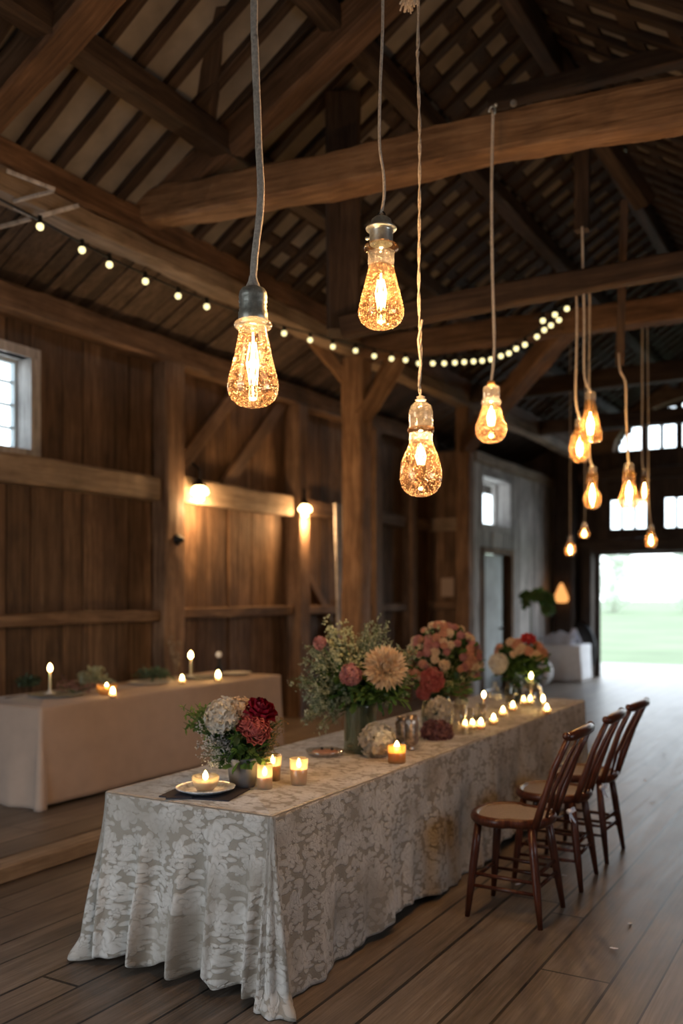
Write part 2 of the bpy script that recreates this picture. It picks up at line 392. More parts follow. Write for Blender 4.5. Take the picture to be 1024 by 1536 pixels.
W['glass']=thin_glass('drinking_glass',(.97,.96,.94),.22)
W['cupglass']=thin_glass('frosted_candle_glass',(1,.92,.80),.15,frost=.38,speck_col=(1,.88,.72))
W['amberglass']=thin_glass('amber_candle_glass',(1,.74,.42),.15,frost=.5,speck_col=(1,.70,.36))
W['vaseglass']=thin_glass('green_grey_vase_glass',(.62,.72,.56),.25,frost=.2,speck_col=(.55,.62,.48))
W['tealglass']=thin_glass('dark_teal_vase_glass',(.15,.25,.23),.25,frost=.2,speck_col=(.12,.22,.2))
W['pane']=thin_glass('window_pane',(.96,.99,1),.05)
W['bulbA']=thin_glass('seeded_bulb_glass',(1,.93,.84),.10,speck=.22,speck_scale=230,speck_col=(.42,.24,.13),frost=.004)
W['bulbB']=thin_glass('amber_bulb_glass',(1,.90,.74),.12,speck=.22,speck_scale=190,speck_col=(.42,.23,.11),frost=.015)
W['bulbC']=thin_glass('amber_small_bulb_glass',(1,.84,.62),.12,speck=.4,speck_scale=90,speck_col=(.42,.23,.10),frost=.06)
W['clear']=thin_glass('clear_fitting_glass',(.97,.93,.88),.25,speck=.15,speck_scale=120,speck_col=(.9,.85,.8),frost=.05)
WARM=(1,.57,.25)
W['fil']=emit('glowing_filament',(1,.62,.25),90)
W['filcore']=emit('glowing_filament_core',(1,.78,.45),160)
W['flame']=emit('candle_flame',(1,.66,.25),38)
W['fairy']=emit('festoon_bulb_glow',(1,.86,.42),2.0)
W['sconce']=emit('sconce_glow',(1,.66,.26),14)
W['leaf']=petalmat('dark_green_leaf',(.09,.18,.04),(.035,.09,.022),.3)
W['leaf2']=petalmat('bright_green_leaf',(.22,.36,.09),(.12,.22,.05),.35)
W['sage']=petalmat('sage_leaf',(.56,.60,.44),(.36,.42,.28),.35)
W['sagepale']=petalmat('pale_bud_green',(.74,.74,.48),(.56,.60,.36),.35)
W['euca']=petalmat('eucalyptus_leaf',(.16,.24,.16),(.08,.13,.09),.25)
W['gyp']=petalmat('tiny_white_blossom',(.74,.74,.78),(.52,.54,.56),.3)
W['gold']=petalmat('tiny_golden_blossom',(.50,.34,.14),(.30,.18,.08),.3)
W['cream']=petalmat('cream_petal',(.88,.76,.58),(.75,.55,.36),.4)
W['ivory']=petalmat('ivory_petal',(.86,.83,.76),(.70,.66,.58),.35)
W['red']=petalmat('crimson_petal',(.33,.008,.03),(.14,.003,.015),.3)
W['coral']=petalmat('coral_pink_petal',(.66,.22,.20),(.45,.09,.09),.35)
W['pink']=petalmat('dusky_pink_petal',(.66,.34,.33),(.48,.20,.20),.35)
W['peach']=petalmat('peach_petal',(.80,.48,.34),(.62,.30,.20),.35)
W['mauve']=petalmat('mauve_petal',(.42,.22,.22),(.24,.10,.12),.3)
W['rose']=petalmat('bright_rose_petal',(.80,.13,.12),(.6,.06,.07),.35)
W['stem']=plain('green_stem',(.06,.11,.03),.7)
W['dry']=plain('dry_stem',(.30,.24,.18),.8)
# ------------------------------------------------------------------ setting
XL, XR, YB, YG = -6.4, 1.75, -1.6, 18.3
XJ, YJ = -5.6, 13.85
RIDGE = -2.33
def roof_z(X):
    q=-2.33-abs(X-RIDGE)   # mirror to the left side
    return 4.6+.65*(q+5) if q>-5 else 4.85+.42*(q+5)

def board_wall(name,O,u,n,L,ztop,holes=(),mat='wall',z0=0.0,wmin=.16,wmax=.27,seed=1,thick=.03,back=.06):
    """vertical boards on a continuous backing; O start point, u along, n toward the room"""
    r=random.Random(seed); mb=MB(); u=Vector(u); n=Vector(n); O=Vector(O)
    def spans(a):
        zs=[(z0,ztop(a) if callable(ztop) else ztop)]
        for h in holes:
            q=h(a)
            if q:
                nz=[]
                for s,e in zs:
                    if q[0]>s: nz.append((s,min(e,q[0])))
                    if q[1]<e: nz.append((max(s,q[1]),e))
                zs=[(s,e) for s,e in nz if e-s>.005]
        return zs
    cuts=[0]
    for h in holes:
        for k in getattr(h,'edges',()): cuts.append(k)
    cuts=sorted(set([c for c in cuts if 0<=c<L]+[L]))
    def strip(a,b,o0,o1,rnd):
        for s,e in spans((a+b)/2):
            vs=[]
            for uu in (a,b):
                for oo in (o0,o1):
                    for zz in (s,e): p=O+u*uu+n*oo; vs.append((p.x,p.y,zz))
            mb.add(vs,[(0,1,3,2),(4,6,7,5),(0,4,5,1),(2,3,7,6),(0,2,6,4),(1,5,7,3)],0,rnd,False)
    for c0,c1 in zip(cuts,cuts[1:]):
        a=c0
        while a<c1-1e-4:
            w=r.uniform(wmin,wmax); b=min(a+w,c1)
            if c1-b<.06: b=c1
            g=r.choice([.004,.006,.009,.02]); off=r.uniform(-.008,.01)
            # a long board keeps a slightly tapering edge by being cut in two lengths now and then
            strip(a,b-g,-.004,thick+off,r.random()); a=b
        m=max(1,int((c1-c0)/(.05 if any(hasattr(h,'fine') for h in holes) else .5)))
        for i in range(m): strip(c0+(c1-c0)*i/m,c0+(c1-c0)*(i+1)/m,-back,0,.1)
    return struct(mb.build(name,W[mat]))
def rect(a,b,z0,z1):
    f=lambda u,a=a,b=b: (z0,z1) if a<u<b else None
    f.edges=(a,b); return f
TH={}
def timber(name,p0,p1,w,h,mat='beam',seed=0,label=None,cat='beam',group=None,rough=.012,roll=0,struct_=False,parent=None,mats=None):
    """a hewn squared timber with local x along its length"""
    p0=Vector(p0); p1=Vector(p1); L=(p1-p0).length; mb=MB(); n=max(2,int(L/.12)); vs=[]
    cs=[(-.5,-.4),(-.5,.4),(-.42,.5),(0,.52),(.42,.5),(.5,.4),(.52,0),(.5,-.4),(.42,-.5),(0,-.5),(-.42,-.5),(-.5,-.4)][:-1]
    k=len(cs)
    for i in range(n+1):
        x=L*i/n
        for a,b in cs:
            q=noise.noise(Vector((x*1.3+seed*3.1,a*2.5,b*2.5+seed)))+.5*noise.noise(Vector((x*6+seed,a*6,b*6)))
            y=a*w*(1)+q*rough*(1 if a>0 else -1); z=b*h+q*rough*(1 if b>0 else -1)
            z+=noise.noise(Vector((x*.45+seed*7,0,0)))*rough*1.6
            vs.append((x,y,z))
    fs=[(i*k+j,i*k+(j+1)%k,(i+1)*k+(j+1)%k,(i+1)*k+j) for i in range(n) for j in range(k)]
    fs+=[tuple(range(k-1,-1,-1)),tuple(n*k+j for j in range(k))]
    mb.add(vs,fs,0,seed*.137%1,False)
    d=(p1-p0).normalized(); q=d.to_track_quat('X','Z')
    M=Matrix.Translation(p0)@q.to_matrix().to_4x4()@Matrix.Rotation(roll,4,'X')
    o=mb.build(name,mats or W[mat],parent,M)
    if struct_: struct(o)
    elif label: tag(o,label,cat,group)
    return o

# floor
mb=MB(); mb.bb(XL-.3,XR+.3,YB-.1,YG+.1,-.12,0); fl=struct(mb.build('floor',W['floor']))
# platform along the left wall
pe=MB(); pe.bb(XL,-4.42,-1.2,10.4,0.0005,.1)
pf=struct(pe.build('floor_platform',W['platform']))
edge=timber('platform_edge_board',(-4.335,-1.2,.052),(-4.335,10.4,.052),.16,.1,'pale',5,'pale worn kerb board along the front edge of the raised platform','board',rough=.004)
# walls
w1=rect(4.5-YB,5.6-YB,2.9,3.7)
board_wall('wall_left',(XL,YB,0),(0,1,0),(1,0,0),YJ-YB,4.32,[w1],'wall',seed=3)
board_wall('wall_left_return',(XL,YJ,0),(1,0,0),(0,-1,0),XJ-XL,3.95,[],'wall',seed=4)
w2=rect(14.27-YJ,15.6-YJ,2.8,3.6)
dr=rect(14.3-YJ,15.62-YJ,-1,2.32)
board_wall('wall_left_far',(XJ,YJ,0),(0,1,0),(1,0,0),YG-YJ,3.9,[w2,dr],'grey',seed=5,wmin=.12,wmax=.2)
mb=MB(); mb.bb(XL-.06,XJ+.06,YJ-.02,YG,3.9,3.97); struct(mb.build('trim_1',W['dark']))
mb=MB(); mb.bb(XL-.2,XL-.1,YJ-.1,YG+.1,3.6,4.6); struct(mb.build('wall_left_upper',W['dark']))
cx=RIDGE; gO=-6.5
arch=lambda u: ((4.4,4.4+.93*math.sqrt(max(0,1-((u+gO-cx)/1.97)**2))) if abs(u+gO-cx)<1.97 else None)
arch.fine=True
H=[rect(-4.67-gO,0.0-gO,-1,2.4),arch]
GW=[(-4.5,-3.75),(-3.48,-2.73),(-2.46,-1.71),(-1.44,-.69)]
for a,b in GW: H.append(rect(a-gO,b-gO,2.87,3.51))
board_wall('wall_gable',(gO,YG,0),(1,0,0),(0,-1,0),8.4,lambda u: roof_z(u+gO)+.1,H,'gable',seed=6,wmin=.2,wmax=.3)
board_wall('wall_right',(XR,YB,0),(0,1,0),(-1,0,0),YG-YB,4.4,[rect(4.4,5.9,1.4,2.5)],'wall',seed=7)
board_wall('wall_rear',(gO,YB,0),(1,0,0),(0,1,0),8.4,lambda u: roof_z(u+gO)+.1,[rect(-5.7-gO,-2.3-gO,-1,2.95)],'wall',seed=8)

# ceilings: plaster between the rafters, lath strips farther in
def ceiling(name,sgn):
    mb=MB(); x0,x1=-5.12,RIDGE
    def P(X,Y,o): 
        q=X if sgn<0 else 2*RIDGE-X
        return (q,Y,4.6+.65*(X+5)+o)
    def slab(Xa,Xb,Ya,Yb,o0,o1,mat,rnd=None):
        vs=[P(X,Y,o) for X in(Xa,Xb) for Y in(Ya,Yb) for o in(o0,o1)]
        mb.add(vs,[(0,1,3,2),(4,6,7,5),(0,4,5,1),(2,3,7,6),(0,2,6,4),(1,5,7,3)],mat,rnd,False)
    slab(x0,x1,YB-.1,YG+.1,.0,.14,0,.5)
    r=random.Random(4)
    Xc=x0+.2
    while Xc<x1-.1:
        w=r.uniform(.07,.15); slab(Xc,Xc+w,6.6+r.uniform(-.3,.3),YG,-.03,.001,1,r.random()); Xc+=w+r.uniform(.13,.24)
    return struct(mb.build(name,[W['plaster'],W['dark']]))
ceiling('ceiling_left',-1); ceiling('ceiling_right',1)
def lean(name,sgn,y0=YB-.1,y1=YG+.1):
    mb=MB(); r=random.Random(11); y=y0
    def P(X,Y,o):
        q=X if sgn<0 else 2*RIDGE-X
        return (q,Y-.14*(X+5),4.82+.42*(X+5)+o)
    while y<y1:
        w=r.uniform(.09,.2); o=r.uniform(0,.03)
        for (Xa,Xb) in ((-6.75,-4.93),):
            vs=[P(X,Y,oo) for X in(Xa,Xb) for Y in(y,y+w-.012) for oo in(o,.06)]
            mb.add(vs,[(0,1,3,2),(4,6,7,5),(0,4,5,1),(2,3,7,6),(0,2,6,4),(1,5,7,3)],0,r.random(),False)
        y+=w
    vs=[P(X,Y,oo) for X in(-6.8,-4.93) for Y in(y0,y1) for oo in(.06,.12)]
    mb.add(vs,[(0,1,3,2),(4,6,7,5),(0,4,5,1),(2,3,7,6),(0,2,6,4),(1,5,7,3)],0,.1,False)
    return struct(mb.build(name,W['lean']))
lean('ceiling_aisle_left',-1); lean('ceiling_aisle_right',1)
# rafters
def P3(X,Y,o,sgn=-1): return Vector((X if sgn<0 else 2*RIDGE-X,Y,4.6+.65*(X+5)+o))
raf=None
for sgn,ys in ((-1,[2.75+.3*i for i in range(52)]),(1,[3.65+.3*i for i in range(49)])):
    raf=None
    for i,y in enumerate(ys):
        if y>YG-.1: break
        a,b=P3(-5.04,y,-.03,sgn),P3(RIDGE-.02,y,-.03,sgn)
        if raf is None:
            raf=timber('rafter',a,b,.085,.06,'dark',3+sgn,('slim dark rafter in the evenly spaced row on the roof slope above the side tables' if sgn<0 else 'slim dark rafter in the row on the far roof slope at the upper right'),'rafter','rafters of the '+('left' if sgn<0 else 'right')+' roof slope',rough=.008)
            M0=raf.matrix_local.copy()
        else:
            c=copy_tree(raf); c.location=a+Vector((0,0,RND.uniform(-.01,.01)))
aisle=None
# arcade plates, purlins
timber('arcade_plate',(-5.0,YB,4.53),(-5.0,YG,4.53),.24,.2,'brown',21,'brown squared roof plate running the length of the hall above a weathered one','beam')
timber('lower_arcade_plate',(-4.98,YB,4.345),(-4.98,YG,4.345),.2,.15,'pale',22,'weathered pale roof plate just under the brown one','beam',rough=.02)
timber('arcade_plate',(.34,YB,4.5),(.34,YG,4.5),.24,.24,'dark',23,'dark roof plate on the far right side of the hall','beam')
timber('purlin',P3(-4.15,YB,-.2),P3(-4.15,YG,-.2),.17,.17,'dark',24,'dark purlin crossing under the rafters of the left roof slope, lower of two','beam')
timber('purlin',P3(-3.2,YB,-.2),P3(-3.2,YG,-.2),.16,.16,'dark',25,'dark purlin crossing under the rafters of the left roof slope, upper of two','beam')
timber('ridge_beam',(RIDGE,YB,6.12),(RIDGE,YG,6.12),.14,.2,'dark',26,'dark ridge beam along the top of the roof','beam')
# big tie beam in front
def out_to(a,b,X):
    """carry the line a-b on until it reaches the right-hand arcade plate"""
    return a+(b-a)*((X-a.x)/(b.x-a.x))
tb=timber('tie_beam',at(150,332,7.42),out_to(at(150,332,7.42),at(1075,150,5.3),.45),.25,.245,'beam',31,'large hand-hewn brown tie beam with orange glow underneath, crossing the whole picture','beam',rough=.022)
timber('principal_rafter',Vector((-4.85,5.5,4.62)),Vector((-2.3,5.5,5.95)),.2,.24,'brown',32,'slanting orange-lit roof timber rising from the left end of the large tie beam','beam',rough=.015)
timber('principal_rafter',Vector((-5.0,3.85,4.52)),Vector((-2.4,3.85,5.82)),.22,.24,'brown',33,'slanting orange-lit roof timber cutting the top left corner','beam',rough=.015)
# vertical strut between purlin and plate (dark, left of the cord)
timber('roof_strut',at(322,0,6.0),at(300,285,7.25),.15,.15,'dark',34,'dark strut standing on the large tie beam left of the thick cord','beam')
timber('hanging_post',at(514,150,7.1),at(516,500,7.1),.26,.26,'dark',35,'broad dark hanging post above the free-standing post','post')
# second tie beam, its post and braces
PX,PY=-5.0,9.0
post=timber('arcade_post',(PX,PY,.1),(PX,PY,4.27),.25,.26,'beam',41,'tall free-standing timber post with two curved braces, behind the large bouquet','post')
timber('tie_beam',(PX-.1,PY,4.36),out_to(Vector((PX-.1,PY,4.36)),at(1060,458,8.4),.3),.22,.24,'brown',42,'brown tie beam from the free-standing post to the right edge, above the string lights','beam',rough=.018)
def brace(a,m,b,w,h,seed,label):
    a=Vector(a); b=Vector(b); m=Vector(m); mb=MB(); n=12; vs=[]
    pts=[a*(1-t)**2+m*2*t*(1-t)+b*t*t for t in [i/n for i in range(n+1)]]
    axis=(b-a).normalized(); side=axis.cross((m-(a+b)/2)).normalized()
    for i,p in enumerate(pts):
        t=(pts[min(i+1,n)]-pts[max(i-1,0)]).normalized(); up=side.cross(t)
        for s,u in ((-.5,-.5),(.5,-.5),(.5,.5),(-.5,.5)):
            j=noise.noise(Vector((i*.7+seed,s*3,u*3)))*.012
            vs.append(p+side*(w*s+j)+up*(h*u+j)-a)
    fs=[(i*4+j,i*4+(j+1)%4,(i+1)*4+(j+1)%4,(i+1)*4+j) for i in range(n) for j in range(4)]+[(3,2,1,0),(n*4,n*4+1,n*4+2,n*4+3)]
    q=axis.to_track_quat('X','Z').to_matrix().to_4x4(); qi=q.inverted()
    mb.add([qi@v for v in vs],fs,0,.4,False)
    return tag(mb.build('knee_brace',W['beam'],None,Matrix.Translation(a)@q),label,'brace')
brace(at(541,625,10.25),at(590,560,10.2),at(606,505,10.1),.13,.2,1,'curved brace on the right side of the free-standing post')
brace(at(528,580,10.35),at(500,548,10.3),at(462,500,10.1),.12,.14,2,'curved brace on the left side of the free-standing post')
timber('side_beam',at(385,461,9.6),at(522,462,9.9),.2,.26,'brown',43,'short brown beam meeting the free-standing post from the left','beam')
timber('side_beam',at(470,465,10.1),at(532,512,10.2),.16,.2,'brown',44,'short slanting timber joining the left beam to the free-standing post','beam')
timber('arcade_post',(PX,12.15,0),(PX,12.15,4.35),.2,.2,'post',45,'grey-brown post in front of the plank wall with the small bright window','post')
timber('skew_brace',(PX+.05,12.1,3.75),at(856,482,9.0),.2,.24,'brown',46,'long orange-lit brace rising to the right behind the string lights','brace')
timber('thin_tie',at(512,492,6.95),out_to(at(512,492,6.95),at(1060,388,6.4),.3),.12,.16,'dark',47,'thin dark tie beam in the shadow above the string lights','beam')
timber('drop_strut',at(874,150,6.75),at(874,346,6.75),.1,.1,'dark',48,'dark vertical strut from which the cord of the flared bulb hangs','beam')
timber('drop_strut',at(936,300,6.95),at(930,548,7.3),.06,.07,'dark',51,'dark thin strut from which a bent cord hangs, left of the arched window','beam')
timber('upper_tie',at(735,152,7.4),out_to(at(735,152,7.4),at(1060,72,6.6),-.55),.12,.14,'dark',49,'dark slim beam above the right half of the large tie beam','beam')
timber('roof_strut',at(760,-20,7.6),at(968,305,8.3),.16,.17,'dark',50,'long dark strut slanting down behind the right half of the large tie beam','beam')
timber('tie_beam',(PX,12.15,4.45),(.34,12.15,4.45),.2,.24,'dark',52,'dark tie beam deeper in the hall, right of the second post','beam')
timber('tie_beam',(PX,15.2,4.45),(.34,15.2,4.45),.2,.24,'dark',53,'farthest dark tie beam, before the arched window','beam')
# far gable framing
timber('corner_post',(-5.25,17.95,0),(-5.25,17.95,5.1),.4,.4,'dark',54,'broad dark corner post left of the great doorway','post')
timber('door_post',(-4.85,18.1,0),(-4.85,18.1,2.55),.3,.2,'dark',55,'dark brown door post at the left side of the bright doorway','post')
timber('door_lintel',(-5.1,18.1,2.57),(.5,18.1,2.57),.2,.26,'dark',56,'dark lintel beam over the bright doorway','beam')
timber('gable_beam',(-5.1,18.1,3.95),(.5,18.1,3.95),.2,.22,'dark',57,'dark beam between the arched window and the small windows','beam')
mb=MB(); n=28
for k in range(n):
    a0,a1=PI*k/n,PI*(k+1)/n; vs=[]
    for a in(a0,a1):
        for R_ in(1,1.24):
            for y in(18.05,18.27): vs.append((cx+2.02*R_*math.cos(a),y,4.4+.98*R_**1.6*math.sin(a)))
    mb.add(vs,[(0,1,3,2),(4,6,7,5),(0,4,5,1),(2,3,7,6),(0,2,6,4),(1,5,7,3)],0,.5,False)
tag(mb.build('arch_timber',W['beam']),'curved brown timber arch around the top window','beam')
# windows
def window(idx,n,a,b,z0,z1,plane,axis,cols,rows,frame,th=.05,bar=.028,deep=.06,arch_=False):
    """axis 0: window lies along x at y=plane; axis 1: along y at x=plane"""
    mb=MB()
    def bx(u0,u1,q0,q1,d=deep):
        if axis==0: mb.bb(u0,u1,plane-d/2,plane+d/2,q0,q1)
        else: mb.bb(plane-d/2,plane+d/2,u0,u1,q0,q1)
    bx(a,a+th,z0,z1); bx(b-th,b,z0,z1); bx(a+th,b-th,z0,z0+th); bx(a+th,b-th,z1-th,z1)
    for i in range(1,cols): u=a+(b-a)*i/cols; bx(u-bar/2,u+bar/2,z0+th,z1-th,deep*.8)
    for i in range(1,rows): z=z0+(z1-z0)*i/rows; bx(a+th,b-th,z-bar/2,z+bar/2,deep*.7)
    f=struct(mb.build('window_%d'%n,frame)); g=MB()
    if axis==0: g.bb(a+th,b-th,plane-.003,plane+.003,z0+th,z1-th)
    else: g.bb(plane-.003,plane+.003,a+th,b-th,z0+th,z1-th)
    g.build('glass_pane',W['pane'],f); return f
window(0,1,4.5,5.6,2.9,3.7,-6.56,1,2,4,W['doorpaint'],.035,.02)
mb=MB()
for (y0,y1,z0,z1) in((4.42,5.70,3.7,3.79),(4.42,5.70,2.81,2.9)): mb.bb(-6.6,-6.35,y0,y1,z0,z1)
mb.bb(-6.6,-6.35,5.592,5.70,2.895,3.705); mb.bb(-6.6,-6.35,4.4,4.5,2.9,3.7)
struct(mb.build('trim_2',W['grey']))
window(1,2,14.27,15.6,2.8,3.6,-5.86,1,1,1,W['grey'],.04)
mb=MB(); mb.bb(-5.9,-5.55,14.17,14.27,2.7,3.7); mb.bb(-5.9,-5.55,15.592,15.7,2.7,3.7); mb.bb(-5.9,-5.55,14.27,15.59,2.7,2.808); mb.bb(-5.9,-5.55,14.27,15.59,3.592,3.7)
struct(mb.build('trim_3',W['grey']))
for i,(a,b) in enumerate(GW): window(0,3+i,a,b,2.87,3.51,18.33,0,3,1,W['dark'],.04,.055)
# arched window glazing bars
mb=MB()
def az(X): return 4.4+.93*math.sqrt(max(0,1-((X-cx)/1.97)**2))
for X,w in ((-3.82,.12),(-3.5,.07),(-3.18,.12),(-2.86,.07),(-2.54,.1),(-2.1,.1),(-1.8,.07),(-1.48,.12),(-1.16,.07),(-.84,.12)):
    mb.bb(X-w/2,X+w/2,18.3,18.36,4.38,az(X)+.03)
mb.bb(-3.5,-1.16,18.3,18.36,4.97,5.04); mb.bb(-4.3,-.36,18.28,18.36,4.36,4.43)
aw=struct(mb.build('window_7',W['dark'])); g=MB()
pts=[(cx+1.97*math.cos(PI*k/24),4.4+.93*math.sin(PI*k/24)) for k in range(25)]
vs=[(x,y,z) for y in(18.325,18.331) for x,z in pts]
g.add(vs,[tuple(range(25)),tuple(range(49,24,-1))]+[(k,25+k,26+k,k+1) for k in range(24)],0,.5,False)
g.build('glass_pane',W['pane'],aw)
# side door in the grey plank wall
mb=MB(); mb.bb(-5.66,-5.6,14.32,15.3,.02,2.3)
for z0,z1 in((.15,.95),(1.1,2.15)): mb.bb(-5.61,-5.585,14.45,15.17,z0,z1)
dd=struct(mb.build('door_1',W['doorpaint']))
mb=MB(); mb.ball((-5.55,15.2,1.05),.03); mb.tube([(-5.6,15.2,1.05),(-5.56,15.2,1.05)],.012); mb.build('door_knob',W['iron'],dd)
mb=MB(); mb.bb(-5.76,-5.67,15.27,15.66,0,2.34); struct(mb.build('door_gap_shade',W['iron']))  # black sheet standing in for the shade in the gap beside the door leaf
mb=MB(); mb.bb(-5.68,-5.53,15.62,15.74,0,2.42); mb.bb(-5.68,-5.53,14.2,14.3,0,2.42); mb.bb(-5.68,-5.53,14.3,15.62,2.32,2.42); struct(mb.build('trim_5',W['wall']))
# timbers of the left wall
xs=-6.29
timber('wall_plate',(xs,YB,4.12),(xs,YJ,4.12),.2,.24,'wall' if False else 'post',61,'long wall plate under the aisle ceiling, above the left window','beam')
timber('box_plate',(-5.56,YJ,3.86),(-5.56,YG,3.86),.12,.16,'pale',62,'pale capping beam along the top of the grey plank wall','beam')
for i,(y,lab,w) in enumerate(((4.25,'wall post left of the small window, at the picture edge',.24),(7.3,'broad wall post behind the side table, left of the first wall lamp',.3),(9.75,'wall post between the two wall lamps, amber-lit',.24),(11.75,'wall post right of the second wall lamp',.2),(12.95,'wall post just left of the dark plank recess',.2))):
    timber('wall_post',(-6.26,y,.1 if y<10 else 0),(-6.26,y,4.0),w,.2,'post',63+i,lab,'post')
timber('wall_post',(-5.62,YJ-.1,0),(-5.62,YJ-.1,3.9),.2,.18,'grey' if False else 'pale',70,'pale corner post where the grey plank wall begins','post')
timber('wall_rail',(xs,YB,2.70),(xs,7.12,2.70),.16,.24,'pale',71,'thick pale rail on the wall under the small left window','beam')
timber('wall_rail',(xs,7.45,2.74),(xs,9.6,2.74),.14,.26,'pale',72,'lamp-lit upper rail between the two left wall posts','beam')
timber('wall_rail',(xs,9.9,2.76),(xs,11.65,2.76),.12,.2,'post',73,'upper wall rail behind the second wall lamp','beam')
timber('wall_rail',(xs,11.85,2.76),(xs,YJ,2.76),.12,.18,'post',74,'upper wall rail right of the free-standing post','beam')
timber('wall_rail',(xs,YB,1.42),(xs,7.12,1.42),.12,.11,'post',75,'thin lower wall rail at the far left','beam')
timber('wall_rail',(xs,7.45,1.44),(xs,9.6,1.44),.12,.11,'post',76,'thin lower rail in the amber-lit wall bay','beam')
timber('wall_rail',(xs,9.9,1.44),(xs,12.85,1.44),.12,.11,'post',77,'thin lower rail between the amber bay and the recess','beam')
timber('wall_rail',(-6.3,YJ-.07,2.76),(-5.7,YJ-.07,2.76),.12,.2,'pale',78,'upper rail on the short return wall','beam')
timber('wall_rail',(-6.3,YJ-.07,1.45),(-5.7,YJ-.07,1.45),.12,.12,'post',79,'lower rail on the short return wall','beam')
timber('wall_brace',(-6.32,7.4,2.85),(-6.32,8.6,4.02),.06,.16,'post',80,'slanting wall brace above the first wall lamp, left of two','brace')
timber('wall_brace',(-6.32,8.3,2.85),(-6.32,9.5,4.02),.06,.16,'post',81,'slanting wall brace above the first wall lamp, right of two','brace')
timber('wall_brace',(-6.32,9.85,2.1),(-6.32,10.95,1.0),.06,.12,'post',82,'wall brace slanting down to the right below the second wall lamp','brace')
timber('wall_brace',(-6.30,11.6,2.1),(-6.30,10.2,.7),.06,.12,'post',83,'wall brace slanting down to the left below the second wall lamp','brace')
timber('loose_board',(-5.75,10.0,.0),(-5.86,10.05,2.78),.2,.035,'grey',84,'pale grey board leaning upright left of the free-standing post','board',rough=.003,roll=.6)
mb=MB(); mb.lathe([(.0,0),(.05,.0),(.06,.03),(.03,.05),(.03,.09),(.0,.1)],seg=10)
kn=mb.build('post_knob',W['iron'],None,Matrix.Translation((-6.17,7.3,2.2))@Matrix.Rotation(PI/2,4,'Y')); tag(kn,'dark iron knob on the broad wall post','knob')
mb=MB(); mb.bb(-.11,.11,-.012,0,-.15,.15); mb.bb(-.09,.09,-.016,-.011,-.13,.13)
sg=mb.build('wall_notice',W['linen'],None,Matrix.Translation((-5.98,YJ-.045,1.75))); tag(sg,'small blank beige notice on the short return wall','notice')
# pale lath struts under the aisle ceiling
for i,(a,b,lab) in enumerate(((at(-20,290,6.1),at(46,324,6.35),'pale lath strut at the left edge, upper arm of the first V'),(at(-20,346,6.3),at(46,328,6.35),'pale lath strut at the left edge, lower arm of the first V'),(at(10,256,5.8),at(82,284,6.0),'pale lath strut under the weathered roof plate, upper arm'),(at(20,302,6.1),at(80,286,6.05),'pale lath strut under the weathered roof plate, lower arm'),(at(60,324,6.2),at(118,308,6.3),'short pale lath strut by the first festoon bulb'))):
    timber('lath_strut',a,b,.018,.024,'grey',90+i,lab,'lath',rough=.002)

# ------------------------------------------------------------------ outside
mb=MB(); mb.bb(-60,60,23.8,240,-.26,-.15); tag(struct(mb.build('ground',W['grass'])))
mb=MB(); mb.bb(-40,40,18.42,23.8,-.26,-.13); struct(mb.build('ground_gravel',W['gravel']))
mb=MB(); mb.bb(-40,40,-60,YB-.12,-.26,-.13); struct(mb.build('ground_rear',W['gravel']))
tr_=random.Random(9)
def tree(x,y,h,label):
    e=empty('meadow_tree',(x,y,-.15),label,'tree','trees beyond the meadow'); t=MB()
    t.tube([(0,0,0),(.1,.05,h*.25),(0,0,h*.75)],[h*.02,h*.016,h*.008],8); t.build('trunk',W['bark'],e)
    c=MB()
    for i in range(34):
        a=tr_.uniform(0,2*PI); z=h*(.08+.86*i/34); q=tr_.uniform(.05,.26)*h*math.sin(PI*min(1,(z/h+.12)))**.6
        R_=h*tr_.uniform(.09,.15)
        for k in range(70):
            v=Vector((tr_.gauss(0,1),tr_.gauss(0,1),tr_.gauss(0,1))).normalized()
            p=Vector((q*math.cos(a),q*math.sin(a),z))+v*R_*tr_.uniform(.6,1)
            s_=h*.03; d=Vector((tr_.gauss(0,1),tr_.gauss(0,1),tr_.gauss(0,.6))).normalized(); n=v.cross(d).normalized()
            c.add([p,p+d*s_+n*s_*.4,p+d*s_*2,p+d*s_-n*s_*.4],[(0,1,2,3)],0,tr_.random(),True)
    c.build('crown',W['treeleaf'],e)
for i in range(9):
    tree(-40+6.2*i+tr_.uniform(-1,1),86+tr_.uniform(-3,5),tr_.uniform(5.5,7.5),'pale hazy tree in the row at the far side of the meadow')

# ------------------------------------------------------------------ world and daylight
w=bpy.data.worlds.new('world'); scene.world=w; w.use_nodes=True; nt=w.node_tree; nt.nodes.clear()
out=nt.nodes.new('ShaderNodeOutputWorld'); bg=N(nt,'Background'); tc=N(nt,'TexCoord'); sp=N(nt,'SeparateXYZ')
nt.links.new(tc.outputs['Generated'],sp.inputs[0])
c=ramp(nt,sp.outputs[2],[(0.0,(.93,.97,1.0)),(.35,(.80,.90,1.0)),(1.0,(.62,.78,1.0))])
nt.links.new(c,bg.inputs[0]); bg.inputs[1].default_value=4.8; nt.links.new(bg.outputs[0],out.inputs[0])
def portal(name,loc,rot,sx,sy):
    l=bpy.data.lights.new(name,'AREA'); l.shape='RECTANGLE'; l.size=sx; l.size_y=sy; l.cycles.is_portal=True
    o=bpy.data.objects.new(name,l); COL.objects.link(o); o.location=loc; o.rotation_euler=rot
